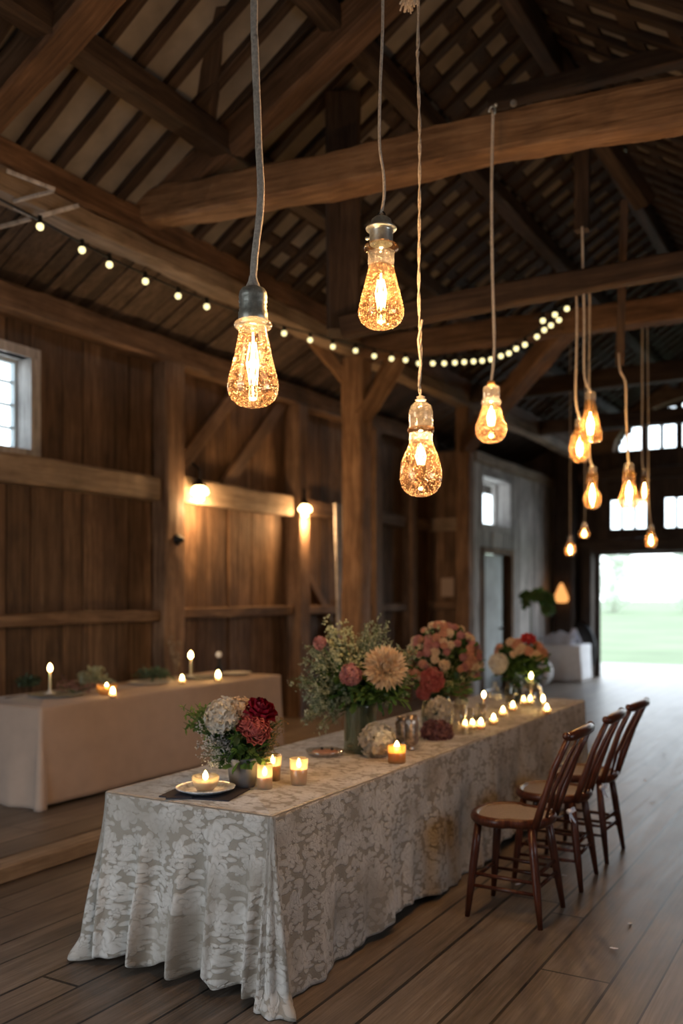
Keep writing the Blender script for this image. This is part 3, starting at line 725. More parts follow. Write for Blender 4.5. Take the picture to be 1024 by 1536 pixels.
# area lights point along local -Z
portal('doorway_portal',(-2.33,18.5,1.2),(-PI/2,0,0),4.8,2.6)
portal('gable_portal',(-2.33,18.5,4.1),(-PI/2,0,0),4.6,2.7)
portal('rear_portal',(-4.0,YB-.2,1.5),(PI/2,0,0),3.5,3.1)
portal('side_window_portal',(-6.65,5.05,3.3),(0,-PI/2,0),.9,1.2)
portal('far_window_portal',(-5.95,14.93,3.2),(0,-PI/2,0),.9,1.4)
portal('right_portal',(XR+.15,3.55,1.95),(0,PI/2,0),1.5,2.6)
# ------------------------------------------------------------------ cloths
def draped(name,x0,x1,y0,y1,zt,zb,fold,mat,label,flare=.05,rows=48,ds=.012,cr=.03,hem=None,group=None):
    """table cloth: flat top, rounded edge, hanging folds; uv in metres"""
    mb=MB(); per=[]
    segs=[((x0+cr,y0),(x1-cr,y0),(0,-1)),((x1,y0+cr),(x1,y1-cr),(1,0)),((x1-cr,y1),(x0+cr,y1),(0,1)),((x0,y1-cr),(x0,y0+cr),(-1,0))]
    cen=[(x1-cr,y0+cr),(x1-cr,y1-cr),(x0+cr,y1-cr),(x0+cr,y0+cr)]
    s=0
    for k,(a,b,n) in enumerate(segs):
        L=math.hypot(b[0]-a[0],b[1]-a[1]); m=max(2,int(L/ds))
        for i in range(m): 
            t=i/m; per.append((a[0]+(b[0]-a[0])*t,a[1]+(b[1]-a[1])*t,n,s+L*t,k,t))
        s+=L
        n2=segs[(k+1)%4][2]; m2=14; CL=.32
        for i in range(m2):
            t=i/m2; a_=math.atan2(n[1],n[0])+PI/2*t
            nn=(math.cos(a_),math.sin(a_)); per.append((cen[k][0]+cr*nn[0],cen[k][1]+cr*nn[1],nn,s+CL*t,k+.5,t))
        s+=CL
    n_=len(per); vs=[]; uv=[]
    q=.02
    prof=[(-cr*.8,0.0),(-cr*.35,0.0),(-.006,-.002)]
    for o,dz in prof:
        for (x,y,n,ss,k,t) in per: vs.append((x+n[0]*o,y+n[1]*o,zt+dz)); uv.append((x+n[0]*o,y+n[1]*o+7))
    base=len(prof)
    for r in range(rows+1):
        tt=(r/rows)
        for (x,y,n,ss,k,t) in per:
            f,dn=fold(ss,tt,k,t)
            h=hem(ss,k,t) if hem else 0
            z=zt-.006-(zt-.006-zb-h)*tt
            o=flare*tt**1.2+f
            tx,ty=-n[1],n[0]
            vs.append((x+n[0]*o+tx*dn,y+n[1]*o+ty*dn,z)); uv.append((ss,(zt-z)))
    R=base+rows+1
    fs=[(i*n_+j,(i+1)*n_+j,(i+1)*n_+(j+1)%n_,i*n_+(j+1)%n_) for i in range(R-1) for j in range(n_)]
    mb.add(vs,fs,0,.5,True)
    mb.add([vs[i] for i in range(n_)],[tuple(range(n_))],0,.5,True); uv+=[uv[i] for i in range(n_)]
    mb.uv=uv
    o=mb.build(name,mat)
    sol=o.modifiers.new('thickness','SOLIDIFY'); sol.thickness=.003; sol.offset=-1
    return tag(o,label,'tablecloth',group)
def sm(a,b,x): t=max(0,min(1,(x-a)/(b-a))); return t*t*(3-2*t)
def main_fold(s,t,k,u):
    g=sm(.02,.9,t)
    if k==0:      # front, towards the camera: broad folds
        f=.046*math.sin(s*31+.6)+.026*math.sin(s*52+1.7+t*.8)+.012*math.sin(s*17+t*2)
        f*=g*(.55+.45*math.sin(PI*min(1,u*1.0+.02))**.3)
        return f+.012*g, .015*g*math.cos(s*31+.6)
    if k==1:
        f=.020*math.sin(s*9.0+1+.9*t)+.012*math.sin(s*21+2.2*t)+.006*math.sin(s*47+t*3)
        b=.05*math.sin(PI*t)**2*math.sin(s*7.3+1.2)*sm(.3,1,t)
        return g*f+b*.5, 0
    if k==3: return g*(.02*math.sin(s*14)+.012*math.sin(s*31)),0
    if k in(.5,3.5):
        f=.05*math.sin(PI*u)*g+.018*g*math.sin(u*PI*4)
        if k==.5: f+=.02*g*math.sin(PI*u)+.022*g*math.sin(u*PI*7)+.07*sm(.90,1,t)*math.sin(PI*u)
        else: f+=.05*sm(.85,1,t)*math.sin(PI*u)
        return f,0
    return g*.02*math.sin(s*20),0
def main_hem(s,k,u):
    if k==0: return .035+.028*math.sin(s*31+2.2)*math.sin(PI*u)+.02*math.sin(PI*u)
    if k==1: return .006+.05*abs(math.sin(s*1.9+.4))**3
    if k==.5: return .004
    if k==3.5: return .012
    return .02
cloth=draped('lace_tablecloth',-3.03,-2.10,3.08,7.76,TT,.0,main_fold,W['lace'],'long cream floral lace tablecloth reaching the floor on the centre table',.055,56,.011,.025,main_hem)
def side_fold(s,t,k,u):
    g=sm(.1,1,t)
    if k==1: return g*(.010*math.sin(s*5)+.004*math.sin(s*17)),0
    if k==0: return g*(.018*math.sin(s*12+1)+.01*math.sin(s*25)),0
    if k in(.5,3.5): return g*.06*math.sin(PI*u),0
    return g*.01*math.sin(s*9),0
draped('plain_tablecloth',-6.02,-5.15,4.62,7.72,LT,.1,side_fold,W['linen'],'plain beige tablecloth on the side table by the plank wall',.03,20,.03,.03,lambda s,k,u: .03 if k==1 else .004)
draped('white_tablecloth',-5.45,-4.7,17.0,17.75,.68,.0,side_fold,W['white_linen'],'white cloth on the small table beside the bright doorway',.02,10,.06,.02,lambda s,k,u:.01)
def table(name,x0,x1,y0,y1,z0,zt,label):
    e=empty(name,((x0+x1)/2,(y0+y1)/2,z0),label,'table'); a,b=(x1-x0)/2,(y1-y0)/2; h=zt-z0
    mb=MB(); mb.bb(-a,a,-b,b,h-.035,h-.006); mb.build('table_top',W['dark'],e)
    for i in(-1,1):
        for j in(-1,1):
            mb=MB(); mb.bb(i*(a-.06)-.03,i*(a-.06)+.03,j*(b-.08)-.03,j*(b-.08)+.03,.0,h-.035); mb.build('leg',W['dark'],e)
table('banquet_table',-2.98,-2.15,3.14,7.70,0,TT-.002,'long centre table covered to the floor by the floral lace cloth')
table('side_table',-5.97,-5.2,4.68,7.66,.1,LT-.002,'side table by the plank wall, covered by the plain beige cloth')
table('gift_table',-5.4,-4.75,17.06,17.69,0,.678,'small white-covered table beside the bright doorway')

# ------------------------------------------------------------------ chairs
def chair(loc,label,group,rz=0):
    e=empty('dining_chair',loc,label,'chair',group,rz)     # faces local -x
    sh=[]
    for k in range(36):
        a=2*PI*k/36; c,s=math.cos(a),math.sin(a)
        rx=.215; ry=.205+(.02 if c<0 else -.012)
        p=2.6; r=(abs(c)**p+abs(s)**p)**(-1/p)
        sh.append((rx*c*r*.98,ry*s*r))
    def ring(mb,sc,z): mb.extend([(x*sc,y*sc,z) for x,y in sh])
    vs=[]
    for sc,z in((.78,.478),(.93,.474),(.99,.490),(1.0,.505),(.97,.520),(.90,.524),(.84,.518),(.80,.512)): ring(vs,sc,z)
    n=36; mb=MB(); R=8
    mb.add(vs,[(i*n+j,i*n+(j+1)%n,(i+1)*n+(j+1)%n,(i+1)*n+j) for i in range(R-1) for j in range(n)]+[tuple(range(n-1,-1,-1))],0,.4)
    seat=mb.build('seat',W['chair'],e)
    mb=MB(); vs=[(x*.82,y*.82,.514) for x,y in sh]+[(x*.5,y*.5,.508) for x,y in sh]+[(0,0,.506)]
    mb.add(vs,[(j,(j+1)%n,n+(j+1)%n,n+j) for j in range(n)]+[(n+j,n+(j+1)%n,2*n) for j in range(n)],0,.4)
    mb.build('seat_panel',W['cane'],seat)
    def leg(a,b,r=(.019,.022,.02,.013)):
        a,b=Vector(a),Vector(b); m=MB(); m.tube([a,a.lerp(b,.3),a.lerp(b,.65),b],r,12); m.build('leg',W['chair'],e)
    FL={}
    for s in(-1,1):
        leg((-.14,s*.145,.48),(-.185,s*.185,0)); leg((.135,s*.135,.48),(.20,s*.19,0))
    def pt(fx,s,z):
        a,b=((-.14,s*.145,.48),(-.185,s*.185,0)) if fx<0 else ((.135,s*.135,.48),(.20,s*.19,0))
        return Vector(a).lerp(Vector(b),1-z/.48)
    def rung(a,b):
        m=MB(); m.tube([a,a.lerp(b,.5),b],[.008,.011,.008],8); m.build('stretcher',W['chair'],e)
    for s in(-1,1): 
        rung(pt(-1,s,.16),pt(1,s,.16)); rung(pt(-1,s,.22),pt(1,s,.215))
    rung(pt(-1,-1,.19),pt(-1,1,.19)); rung(pt(1,-1,.19),pt(1,1,.19)); rung(pt(1,-1,.25),pt(1,1,.25))
    for s in(-1,1):
        m=MB(); m.tube([(.165,s*.165,.49),(.20,s*.172,.60),(.27,s*.185,.80),(.345,s*.19,.965)],[.02,.019,.017,.015],10); m.build('back_post',W['chair'],e)
    m=MB(); ps=[(.338+.022*math.cos(PI*i/10-PI/2)*0+.03*math.sin(PI*i/10),-.215+.43*i/10,.955+.012*math.sin(PI*i/10)) for i in range(11)]
    m.tube(ps,[.012,.024]+[.026]*7+[.024,.012],12)
    m.ball((ps[0][0],ps[0][1]-.005,ps[0][2]+.01),.02); m.ball((ps[-1][0],ps[-1][1]+.005,ps[-1][2]+.01),.02)
    m.build('top_rail',W['chair'],e)
    for y in(-.06,.06):
        m=MB(); m.tube([(.185,y*.9,.51),(.225,y,.66),(.30,y*1.05,.83),(.362,y*1.1,.955)],[.008,.011,.011,.008],8); m.build('spindle',W['chair'],e)
    return e
CH=[(-1.61,4.58,'dark red-brown wooden chair nearest the camera, cane seat fully in view'),(-1.60,5.24,'middle wooden chair of the three along the lace table'),(-1.60,5.87,'farthest wooden chair of the three, towards the bright doorway')]
c0=chair((CH[0][0],CH[0][1],0),CH[0][2],'wooden chairs along the lace table')
for x,y,l in CH[1:]:
    c=copy_tree(c0); c.location=(x,y,0); c['label']=l; c.rotation_euler=(0,0,.04 if y<5.5 else -.03)
for i,(p,l) in enumerate(((Vector((-1.385,4.80,.44)),'small white ribbon hanging at the rear corner of the nearest chair'),(Vector((-1.375,5.44,.45)),'small white ribbon hanging at the rear corner of the middle chair'))):
    mb=MB(); mb.ball((0,0,.06),.018,8,6,sc=(1,1,.8)); mb.petal((0,0,.06),(.1,.5,-1),(1,0,.2),.075,.03,.2,.2,tip=.2); mb.petal((0,0,.06),(.1,-.7,-.8),(1,0,.2),.06,.03,.2,.2,tip=.2)
    mb.petal((0,0,.06),(.2,.9,.2),(1,0,.2),.04,.03,.3,.3); 
    tag(mb.build('ribbon_bow',W['paperwhite'],None,Matrix.Translation(p)),l,'ribbon')

# ------------------------------------------------------------------ pendant bulbs
def plight(name,p,power,col=WARM,r=.02,parent=None):
    l=bpy.data.lights.new(name,'POINT'); l.energy=power; l.color=col; l.shadow_soft_size=r
    o=bpy.data.objects.new(name,l); COL.objects.link(o); o.location=p
    if parent: o.parent=parent
    return o
def filament(e,z,h,r,loops=5):
    mb=MB(); n=loops
    for k in range(n):
        a=2*PI*k/n; b=a+PI/n
        mb.tube([(r*.5*math.cos(a),r*.5*math.sin(a),z+h/2),(r*math.cos(a),r*math.sin(a),z),(r*.6*math.cos(b),r*.6*math.sin(b),z-h/2),(r*math.cos(b+PI/n),r*math.sin(b+PI/n),z),(r*.5*math.cos(b+PI/n),r*.5*math.sin(b+PI/n),z+h/2)],r*.06,5)
    mb.build('filament',W['fil'],e)
    mb=MB(); mb.tube([(0,0,z+h*.75),(0,0,z+h*.2),(0,0,z-h*.5)],[r*.1,r*.22,r*.14],8); mb.build('glowing_core',W['filcore'],e)
def cord(e,pts,r,twist=0,name='cord',mat='rope'):
    P_=[Vector(p) for p in pts]; mb=MB(); fine=[]
    for i in range(len(P_)-1):
        p0=P_[max(i-1,0)];p1=P_[i];p2=P_[i+1];p3=P_[min(i+2,len(P_)-1)]; m=max(6,int((p2-p1).length/.03))
        for k in range(m):
            t=k/m; fine.append(.5*((2*p1)+(-p0+p2)*t+(2*p0-5*p1+4*p2-p3)*t*t+(-p0+3*p1-3*p2+p3)*t**3))
    fine.append(P_[-1])
    if twist:
        for s in range(2):
            q=[]
            for i,p in enumerate(fine):
                a=i*.9+s*PI; q.append(p+Vector((math.cos(a),math.sin(a),0))*r*.55)
            mb.tube(q,r*.6,6)
    else:
        mb.tube(fine,[r*(1+.08*noise.noise(Vector((i*.5,r*50,0)))) for i in range(len(fine))],8)
    mb.build(name,W[mat],e)
def pendant(px,pyt,d,label,cord_px,cr,prof,bulb,zf,fh,fr,power,extra,twist=0,name='pendant_bulb'):
    """origin at the glass top; prof and extras hang downward"""
    o=at(px,pyt,d); e=empty(name,o,label,'pendant light','bulb pendants over the table')
    mb=MB(); mb.lathe(prof,seg=40); mb.build('bulb_glass',W[bulb],e)
    if bulb in('bulbA','bulbB'):
        mb=MB(); pr=[q for q in prof]; br=random.Random(int(px))
        for k in range(1100):
            u=br.random()**.62*(len(pr)-1.001); i=int(u); f_=u-i; a_=br.uniform(0,2*PI)
            rr_=pr[i][0]*(1-f_)+pr[i+1][0]*f_-.0015; zz=pr[i][1]*(1-f_)+pr[i+1][1]*f_
            mb.octa((rr_*math.cos(a_),rr_*math.sin(a_),zz),br.choice([.0013,.0017,.0022,.0032]),0,br.random())
        mb.build('glass_bubbles',W['bubble'],e)['kind']='stuff'
    filament(e,zf,fh,fr); plight('bulb_light',(0,0,zf),power,WARM,.02,e)
    ct=extra(e)
    pts=[Vector((0,0,ct))]+[at(x,y,d+dd)-o for x,y,dd in cord_px]
    cord(e,pts,cr,twist); return e
def part(e,name,prof,mat,seg=32): mb=MB(); mb.lathe(prof,seg=seg); mb.build(name,W[mat],e)
def exA(e):
    part(e,'socket_flange',[(.0,.002),(.054,.002),(.060,-.004),(.068,.002),(.070,.012),(.066,.02),(.054,.024),(.052,.03),(0,.03)],'clear')
    part(e,'socket',[(.050,.02),(.054,.03),(.054,.055),(.050,.06),(.052,.066),(.049,.072),(.052,.08),(.049,.088),(.053,.096),(.050,.104),(.053,.112),(.05,.13),(.042,.142),(.02,.15),(0,.151)],'metal')
    mb=MB(); mb.ball((-.066,0,.02),.014,10,7); mb.tube([(-.05,0,.02),(-.066,0,.02)],.007); mb.build('switch_knob',W['chrome'],e)
    part(e,'cord_collar',[(.028,.148),(.024,.158),(.018,.17),(.014,.19)],'rope',16); return .165
def exB(e):
    part(e,'glass_neck',[(.052,0),(.054,.02),(.054,.058)],'clear')
    part(e,'glass_collar',[(.052,.058),(.068,.066),(.073,.074),(.068,.084),(.054,.09),(.05,.095)],'bulbB')
    part(e,'socket',[(.046,.09),(.048,.10),(.048,.14),(.05,.145),(.062,.15),(.064,.155),(.058,.162),(.045,.17),(.04,.19),(.028,.2),(.012,.206),(0,.207)],'chrome')
    mb=MB(); mb.tube([(-.045,0,.125),(-.062,0,.127)],.006); mb.ball((-.066,0,.127),.008); mb.build('switch_knob',W['chrome'],e)
    mb=MB(); mb.tube([(.018*math.cos(a),0,.206+.018*math.sin(a)) for a in [PI*i/10 for i in range(11)]],.003); mb.build('cord_loop',W['iron'],e); return .215
def exC(e):
    part(e,'frosted_band',[(.051,0),(.052,.008),(.052,.03),(.049,.034)],'clear')
    part(e,'glass_collar',[(.049,.034),(.058,.038),(.061,.047),(.058,.056),(.052,.06)],'bulbB')
    part(e,'glass_cap',[(.052,.06),(.054,.09),(.053,.13),(.045,.155),(.028,.17),(.01,.175),(0,.176)],'clear')
    part(e,'cord_knot',[(0,.174),(.02,.176),(.026,.182),(.016,.188),(.02,.195),(.008,.2)],'gold' if False else 'rope',14); return .19
def exD(e):
    part(e,'glass_neck',[(.05,0),(.056,.008),(.058,.02),(.054,.032),(.046,.038),(.05,.05),(.051,.09),(.046,.112),(.03,.12),(0,.121)],'clear')
    part(e,'cork_stopper',[(0,.145),(.022,.144),(.024,.13),(.022,.118),(0,.117)],'cork',16); return .144
A=[(.050,.003),(.052,-.01),(.058,-.045),(.069,-.10),(.082,-.15),(.092,-.19),(.095,-.212),(.092,-.237),(.080,-.262),(.058,-.279),(.03,-.288),(0,-.290)]
B=[(.052,0),(.056,-.02),(.068,-.07),(.080,-.115),(.090,-.155),(.095,-.18),(.093,-.20),(.082,-.225),(.06,-.243),(.03,-.252),(0,-.254)]
C=[(.050,0),(.056,-.02),(.072,-.055),(.086,-.095),(.094,-.14),(.0945,-.165),(.088,-.20),(.07,-.228),(.045,-.243),(.02,-.249),(0,-.25)]
D=[(.050,0),(.056,-.03),(.072,-.07),(.09,-.11),(.096,-.14),(.09,-.175),(.075,-.2),(.05,-.22),(.02,-.228),(0,-.229)]
PW=36
pendant(379.5,492,3.36,'largest bulb pendant in the foreground, ribbed metal socket and thick jute cord',[(382,385,0),(391,300,0),(388,220,0),(385,140,0),(382,60,0),(381,-40,0),(381,-930,0)],.0135,A,'bulbA',-.13,.15,.024,PW*1.15,exA)
pendant(571.5,400,3.75,'amber bulb pendant with a shiny cap, second from the left, hanging highest',[(574,308,0),(576,290,0),(575,260,0),(569,215,0),(570,130,0),(573,60,0),(574,-40,0),(574,-680,0)],.0065,B,'bulbB',-.11,.11,.024,PW,exB)
c3=pendant(631,661,4.1,'egg-shaped bulb pendant with a clear glass cap, hanging lowest of the front ones',[(629,575,0),(631,520,0),(628,450,0),(629,300,0),(629,180,0),(626,90,0),(627,0,0),(627,-545,0)],.0075,C,'bulbA',-.07,.07,.024,PW,exC,1)
mb=MB()
for k in range(40):
    a=RND.uniform(0,2*PI); q=RND.uniform(.2,1)
    mb.tube([(0,0,0),(.03*q*math.cos(a),.03*q*math.sin(a),.01),(.055*q*math.cos(a),.055*q*math.sin(a),-.02-.02*RND.random())],.004,5)
mb.build('cord_tassel',W['rope'],c3,None,at(613,0,4.1)-at(631,661,4.1))
mb=MB(); mb.tube([at(628,580,4.09)-at(631,661,4.1),at(631,545,4.09)-at(631,661,4.1),at(627,510,4.09)-at(631,661,4.1),at(633,480,4.1)-at(631,661,4.1)],.006,6); mb.build('cord_twist',W['rope'],c3)
pendant(736.5,608,5.55,'bulb pendant with an orange cork, hung from a hook on the large tie beam',[(741,520,0),(738,400,0),(737,300,0),(738,220,0),(739,178,-.02),(738,166,.0)],.0095,D,'bulbB',-.075,.09,.024,PW,exD)
hk=MB(); h0=at(738,172,5.6); hk.tube([h0+Vector((.0,.0,.02))+Vector((.02*math.cos(a),0,.03*math.sin(a))) for a in [PI*i/8 for i in range(-2,9)]],.006,6); hk.ball(h0+Vector((.03,-.02,.04)),.012); tag(hk.build('ceiling_hook',W['chrome']),'small steel hook on top of the large tie beam holding a cord','hook')
def exS(sc):
    def f(e):
        part(e,'bulb_cap',[(.036*sc,-.002),(.04*sc,.01),(.034*sc,.03),(.036*sc,.05),(.02*sc,.062),(0,.064)],'clear',20); return .06*sc
    return f
def small(px,py,d,wpx,hpx,label,cpx,shape,power=11,cr=.009,bulb='bulbC'):
    w=wpx/F*d/2; h=hpx/F*d
    S={'bell':[(.38,0),(.42,-.1),(.6,-.35),(.82,-.62),(1,-.88),(.9,-.97),(.5,-1),(0,-1)],
       'round':[(.4,0),(.5,-.12),(.8,-.3),(1,-.58),(.9,-.8),(.5,-.97),(0,-1)],
       'peanut':[(.5,.0),(.62,-.05),(.6,-.2),(.5,-.38),(.62,-.48),(.92,-.6),(1,-.75),(.85,-.9),(.5,-.98),(0,-1)],
       'pear':[(.4,0),(.58,-.06),(.6,-.22),(.52,-.3),(.66,-.5),(.9,-.72),(1,-.84),(.8,-.95),(.4,-1),(0,-1)]}[shape]
    prof=[(a*w,b*h) for a,b in S]
    e=pendant(px,py,d,label,cpx,cr,prof,bulb,-h*.6,h*.4,w*.3,power,exS(w/.08 if w>.05 else .7)); return e
small(885,600,6.6,36,64,'flared amber bulb pendant, upper one of the close pair right of the string lights',[(876,560,0),(876,480,0),(874,400,0),(873,340,.05)],'bell')
small(869,640,6.9,32,54,'round amber bulb pendant, lower one of the close pair',[(863,600,0),(864,540,0),(865,470,0),(862,412,0)],'round')
small(888,710,7.6,27,54,'bottle-shaped bulb pendant with a clear neck below the close pair',[(884,680,0),(883,600,0),(884,500,.2),(884,440,.2)],'peanut',bulb='bulbC')
small(943,706,7.1,33,56,'pear-shaped bulb pendant on a bent cord before the small gable windows',[(942,690,0),(939,620,0),(938,575,0),(930,556,0),(928,530,.1)],'pear')
small(966,712,9.4,15,42,'dim narrow bulb pendant just right of the bent cord',[(963,690,0),(963,600,0),(963,520,0),(963,454,.2)],'pear',2,.008)
small(976,795,9.6,18,27,'small amber bulb pendant low in front of the door lintel',[(974,770,0),(972,740,0),(972,640,0),(971,520,0),(970,454,0)],'round',3,.006)
small(876,792,11.0,17,15,'tiny round bulb pendant above the corner of the doorway',[(877,770,0),(877,700,0),(878,600,0),(878,520,0),(878,475,.2)],'round',4,.006)
small(855,812,12.2,15,22,'tiny bulb pendant beside the end of the grey plank wall',[(855,790,0),(855,700,0),(855,600,0),(855,480,0)],'round',7,.006)
# ------------------------------------------------------------------ festoon lights
def festoon(label,pts,path,r=.025,extra=()):
    e=empty('string_lights',path[0],label,'string lights')
    o=Vector(path[0]); mb=MB(); mb.tube([Vector(p)-o for p in path],.008,6); mb.build('cable',W['iron'],e)
    for p in pts:
        q=Vector(p)-o; b=MB(); b.ball(q,r,12,8); bu=b.build('bulb',W['fairy'],e)
        b=MB(); b.lathe([(.0,.075),(.014,.07),(.016,.03),(.015,.012)],c=q,seg=10); b.build('bulb_holder',W['iron'],bu)
L1=[(x,y,4.70/(.5-.8660254*(x-CX)/F)) for x,y in ((60,340),(123,375),(164,397),(218,422),(267,444),(310,460),(374,484),(426,500),(465,510),(499,520),(533,526))]
def fp(l,dy=0): return [at(x,y+dy,d) for x,y,d in l]
festoon('string of round bulbs from the upper left to the free-standing post',fp(L1),[at(-60,268,5.6)]+fp(L1,-10))
L2=[(561,534,9.75),(587,538,9.65),(608,540,9.55),(628,545,9.5),(649,545,9.4),(666,545,9.3),(682,544,9.25),(696,543,9.2),(710,542,9.1),(723,541,9.05),(736,539,9),(751,534,8.95),(763,530,8.9),(774,523,8.85),(787,517,8.8),(805,505,8.75),(816,495,8.7),(826,488,8.65),(838,480,8.6),(850,463,8.6)]
L3=[(832,472,8.5),(814,481,8.5)]
festoon('string of round bulbs sagging from the free-standing post to the right',fp(L2),fp([L1[-1]],-10)+fp(L2,-10)+[at(862,448,8.7)])
festoon('short doubled end of lights beside the right string, two bulbs',fp(L3),[at(850,455,8.6)]+fp(L3,-8)+[at(800,478,8.75)])
b=MB(); b.octa((0,0,0),.03); b.ball((0,0,0),.024)
tag(b.build('unlit_bulb',W['tealglass'],None,None,at(938,223,7.5)),'tiny unlit teal glass bulb below the right end of the large tie beam','bulb')
b=MB(); b.ball((0,0,0),.022); tag(b.build('unlit_bulb',W['whiteplate'],None,None,at(770,155,5.95)),'tiny unlit white bulb above the large tie beam by the hook','bulb')
# wall lamps
def wall_lamp(p,label):
    e=empty('wall_lamp',p,label,'lamp','wall lamps')
    mb=MB(); mb.lathe([(.0,.0),(.045,-.005),(.085,-.035),(.098,-.07),(.09,-.095),(.05,-.11),(.045,-.125),(.055,-.145),(.03,-.165),(0,-.17)],seg=24); mb.build('lamp_glass',W['sconce'],e)
    mb=MB(); mb.lathe([(0,.07),(.03,.065),(.04,.02),(.07,.0),(.07,-.01),(.04,-.008)],seg=20); mb.tube([(0,0,.06),(0,0,.17),(-.10,0,.24)],.012,8); mb.build('lamp_bracket',W['iron'],e)
    plight('lamp_light',(.10,0,-.24),42,WARM,.05,e)
wall_lamp(at(299,728,9.75),'glowing wall lamp on the upper rail between the two left wall posts')
wall_lamp(at(456,756,11.5),'glowing wall lamp right of the second wall post')
e=empty('cone_lamp',(-5.25,17.65,1.55),'orange paper cone lamp at the far corner post','lamp'); mb=MB(); mb.lathe([(.02,.3),(.06,.22),(.13,.05),(.14,-.03),(.10,-.08),(.0,-.085)],seg=18); mb.build('cone_shade',emit('paper_cone_glow',(1,.42,.12),1.3),e)
mb=MB(); mb.tube([(0,0,.3),(0,.1,.4)],.01); mb.build('lamp_bracket',W['iron'],e)
# ------------------------------------------------------------------ flowers
FR=random.Random(21)
FW=Vector((-S30,C30,0)); RT=Vector((C30,S30,0)); UP=Vector((0,0,1))
def face(p,n,roll=0):
    n=Vector(n).normalized(); return Matrix.Translation(p)@n.to_track_quat('Z','Y').to_matrix().to_4x4()@Matrix.Rotation(roll,4,'Z')
def rose_mb(r,rings=6,ruffle=.0,rr=FR):
    mb=MB()
    for k in range(rings):
        t=k/(rings-1); n=3+k+(k>2); rad=r*(.06+.52*t); tilt=.12+1.02*t**1.3; L=r*(.62+.35*t); W_=r*(.5+.62*t)
        for i in range(n):
            a=2*PI*(i+.5*(k%2))/n+rr.uniform(-.15,.15); c,s=math.cos(a),math.sin(a)
            base=(c*rad*.45,s*rad*.45,-.25*r*(t)+.02*r); out=(c*math.sin(tilt),s*math.sin(tilt),math.cos(tilt)); inn=(-c*math.cos(tilt),-s*math.cos(tilt),math.sin(tilt))
            mb.petal(base,out,inn,L,W_,.55,.25-.5*t,0,rr.random(),5,3,.12,ruffle)
    return mb
def cabbage_mb(r,rr=FR):
    """garden rose: tight swirl of many petal rims in a round cup"""
    mb=MB()
    for k in range(9):
        t=k/8; n=4+int(k*.9); rad=r*(.06+.80*t); z=r*(.33-.42*t*t)
        for i in range(n):
            a=2*PI*(i+.37*k)/n+rr.uniform(-.1,.1); c,s=math.cos(a),math.sin(a)
            tilt=.05+.85*t**1.6; out=(c*math.sin(tilt),s*math.sin(tilt),math.cos(tilt)); inn=(-c*math.cos(tilt),-s*math.cos(tilt),math.sin(tilt))
            mb.petal((c*rad*.8,s*rad*.8,z-r*.3),out,inn,r*.42,r*(.42+.4*t),.5,.1-.35*t,0,rr.random(),3,3,.05,.03)
    return mb
def dahlia_mb(r,rr=FR):
    mb=MB()
    for k in range(10):
        t=k/9; n=10+k*3; tilt=.1+1.55*t; L=r*(.45+.55*t)
        for i in range(n):
            a=2*PI*(i+.5*(k%2))/n+rr.uniform(-.08,.08); c,s=math.cos(a),math.sin(a); ti=tilt+rr.uniform(-.1,.1)
            out=(c*math.sin(ti),s*math.sin(ti),math.cos(ti)); inn=(-c*math.cos(ti),-s*math.cos(ti),math.sin(ti))
            mb.petal((c*r*.08,s*r*.08,-.1*r),out,inn,L*rr.uniform(.9,1.08),r*.17,.7,.18-.2*t,0,rr.random(),4,1,.75)
    return mb
def floret_ball_mb(r,n=60,fs=.24,rr=FR,flat=.75,npet=5,full=False):
    mb=MB()
    for i in range(n):
        z=1-(1.75 if full else 1.45)*(i+.5)/n; a=i*2.39996; q=math.sqrt(max(0,1-z*z))
        d=Vector((q*math.cos(a),q*math.sin(a),z)); p=Vector((d.x*r,d.y*r,d.z*r*flat))*rr.uniform(.74,1.06)
        M=face(p,d,rr.uniform(0,6)); rnd=rr.random()
        for k in range(npet):
            b=2*PI*k/npet; out=M.to_3x3()@Vector((math.cos(b),math.sin(b),rr.uniform(.2,1.3))); nn=M.to_3x3()@Vector((0,0,1))
            mb.petal(p,out,nn,r*fs,r*fs*.8,.5,-.35,0,min(1,max(0,rnd+rr.uniform(-.2,.2))),3,2,.15,.10)
    return mb
def bloom(name,cat,label,group,mbf,mat,p,n,roll=0,stem_to=None,sm_='stem'):
    e=empty(name,p,label,cat,group); 
    q=Matrix.Identity(4)@Vector(n).normalized().to_track_quat('Z','Y').to_matrix().to_4x4()@Matrix.Rotation(roll,4,'Z')
    mbf.build('petals',W[mat],e,q)
    s=MB(); nn=Vector(n).normalized(); tgt=(Vector(stem_to)-Vector(p)) if stem_to is not None else -nn*.06
    s.tube([-nn*.005,-nn*.03+tgt*.1,tgt*.6-nn*.01,tgt],[.004,.003,.003,.003],6); s.build('stem',W[sm_],e); return e
def leafy(center,rad,n,ls,rr,lo=-.4,hi=1.0,root=None,depth=(.55,1.05),lw=.55,stems=20,mat=0):
    """a mass of leaves: positions in an ellipsoid shell, each on the way out from the root"""
    mb=MB(); C_=Vector(center); R_=Vector(rad); root=Vector(root) if root is not None else C_
    for i in range(n):
        z=rr.uniform(lo,hi); a=rr.uniform(0,2*PI); q=math.sqrt(max(0,1-z*z)); d=Vector((q*math.cos(a),q*math.sin(a),z)); k=rr.uniform(*depth)
        p=Vector((d.x*R_.x,d.y*R_.y,d.z*R_.z))*k+C_; o=(p-root).normalized(); o=(o+Vector((rr.gauss(0,.5),rr.gauss(0,.5),rr.gauss(-.1,.5)))).normalized()
        L=ls*rr.uniform(.6,1.3); nn=Vector((rr.gauss(0,.5),rr.gauss(0,.5),1))
        mb.petal(p,o,nn,L,L*lw,.25,-.25,mat,rr.random(),4,1,.8)
        if i<stems: mb.tube([root,root.lerp(p,.5)+Vector((0,0,.02)),p],.002,4,mat)
    return mb
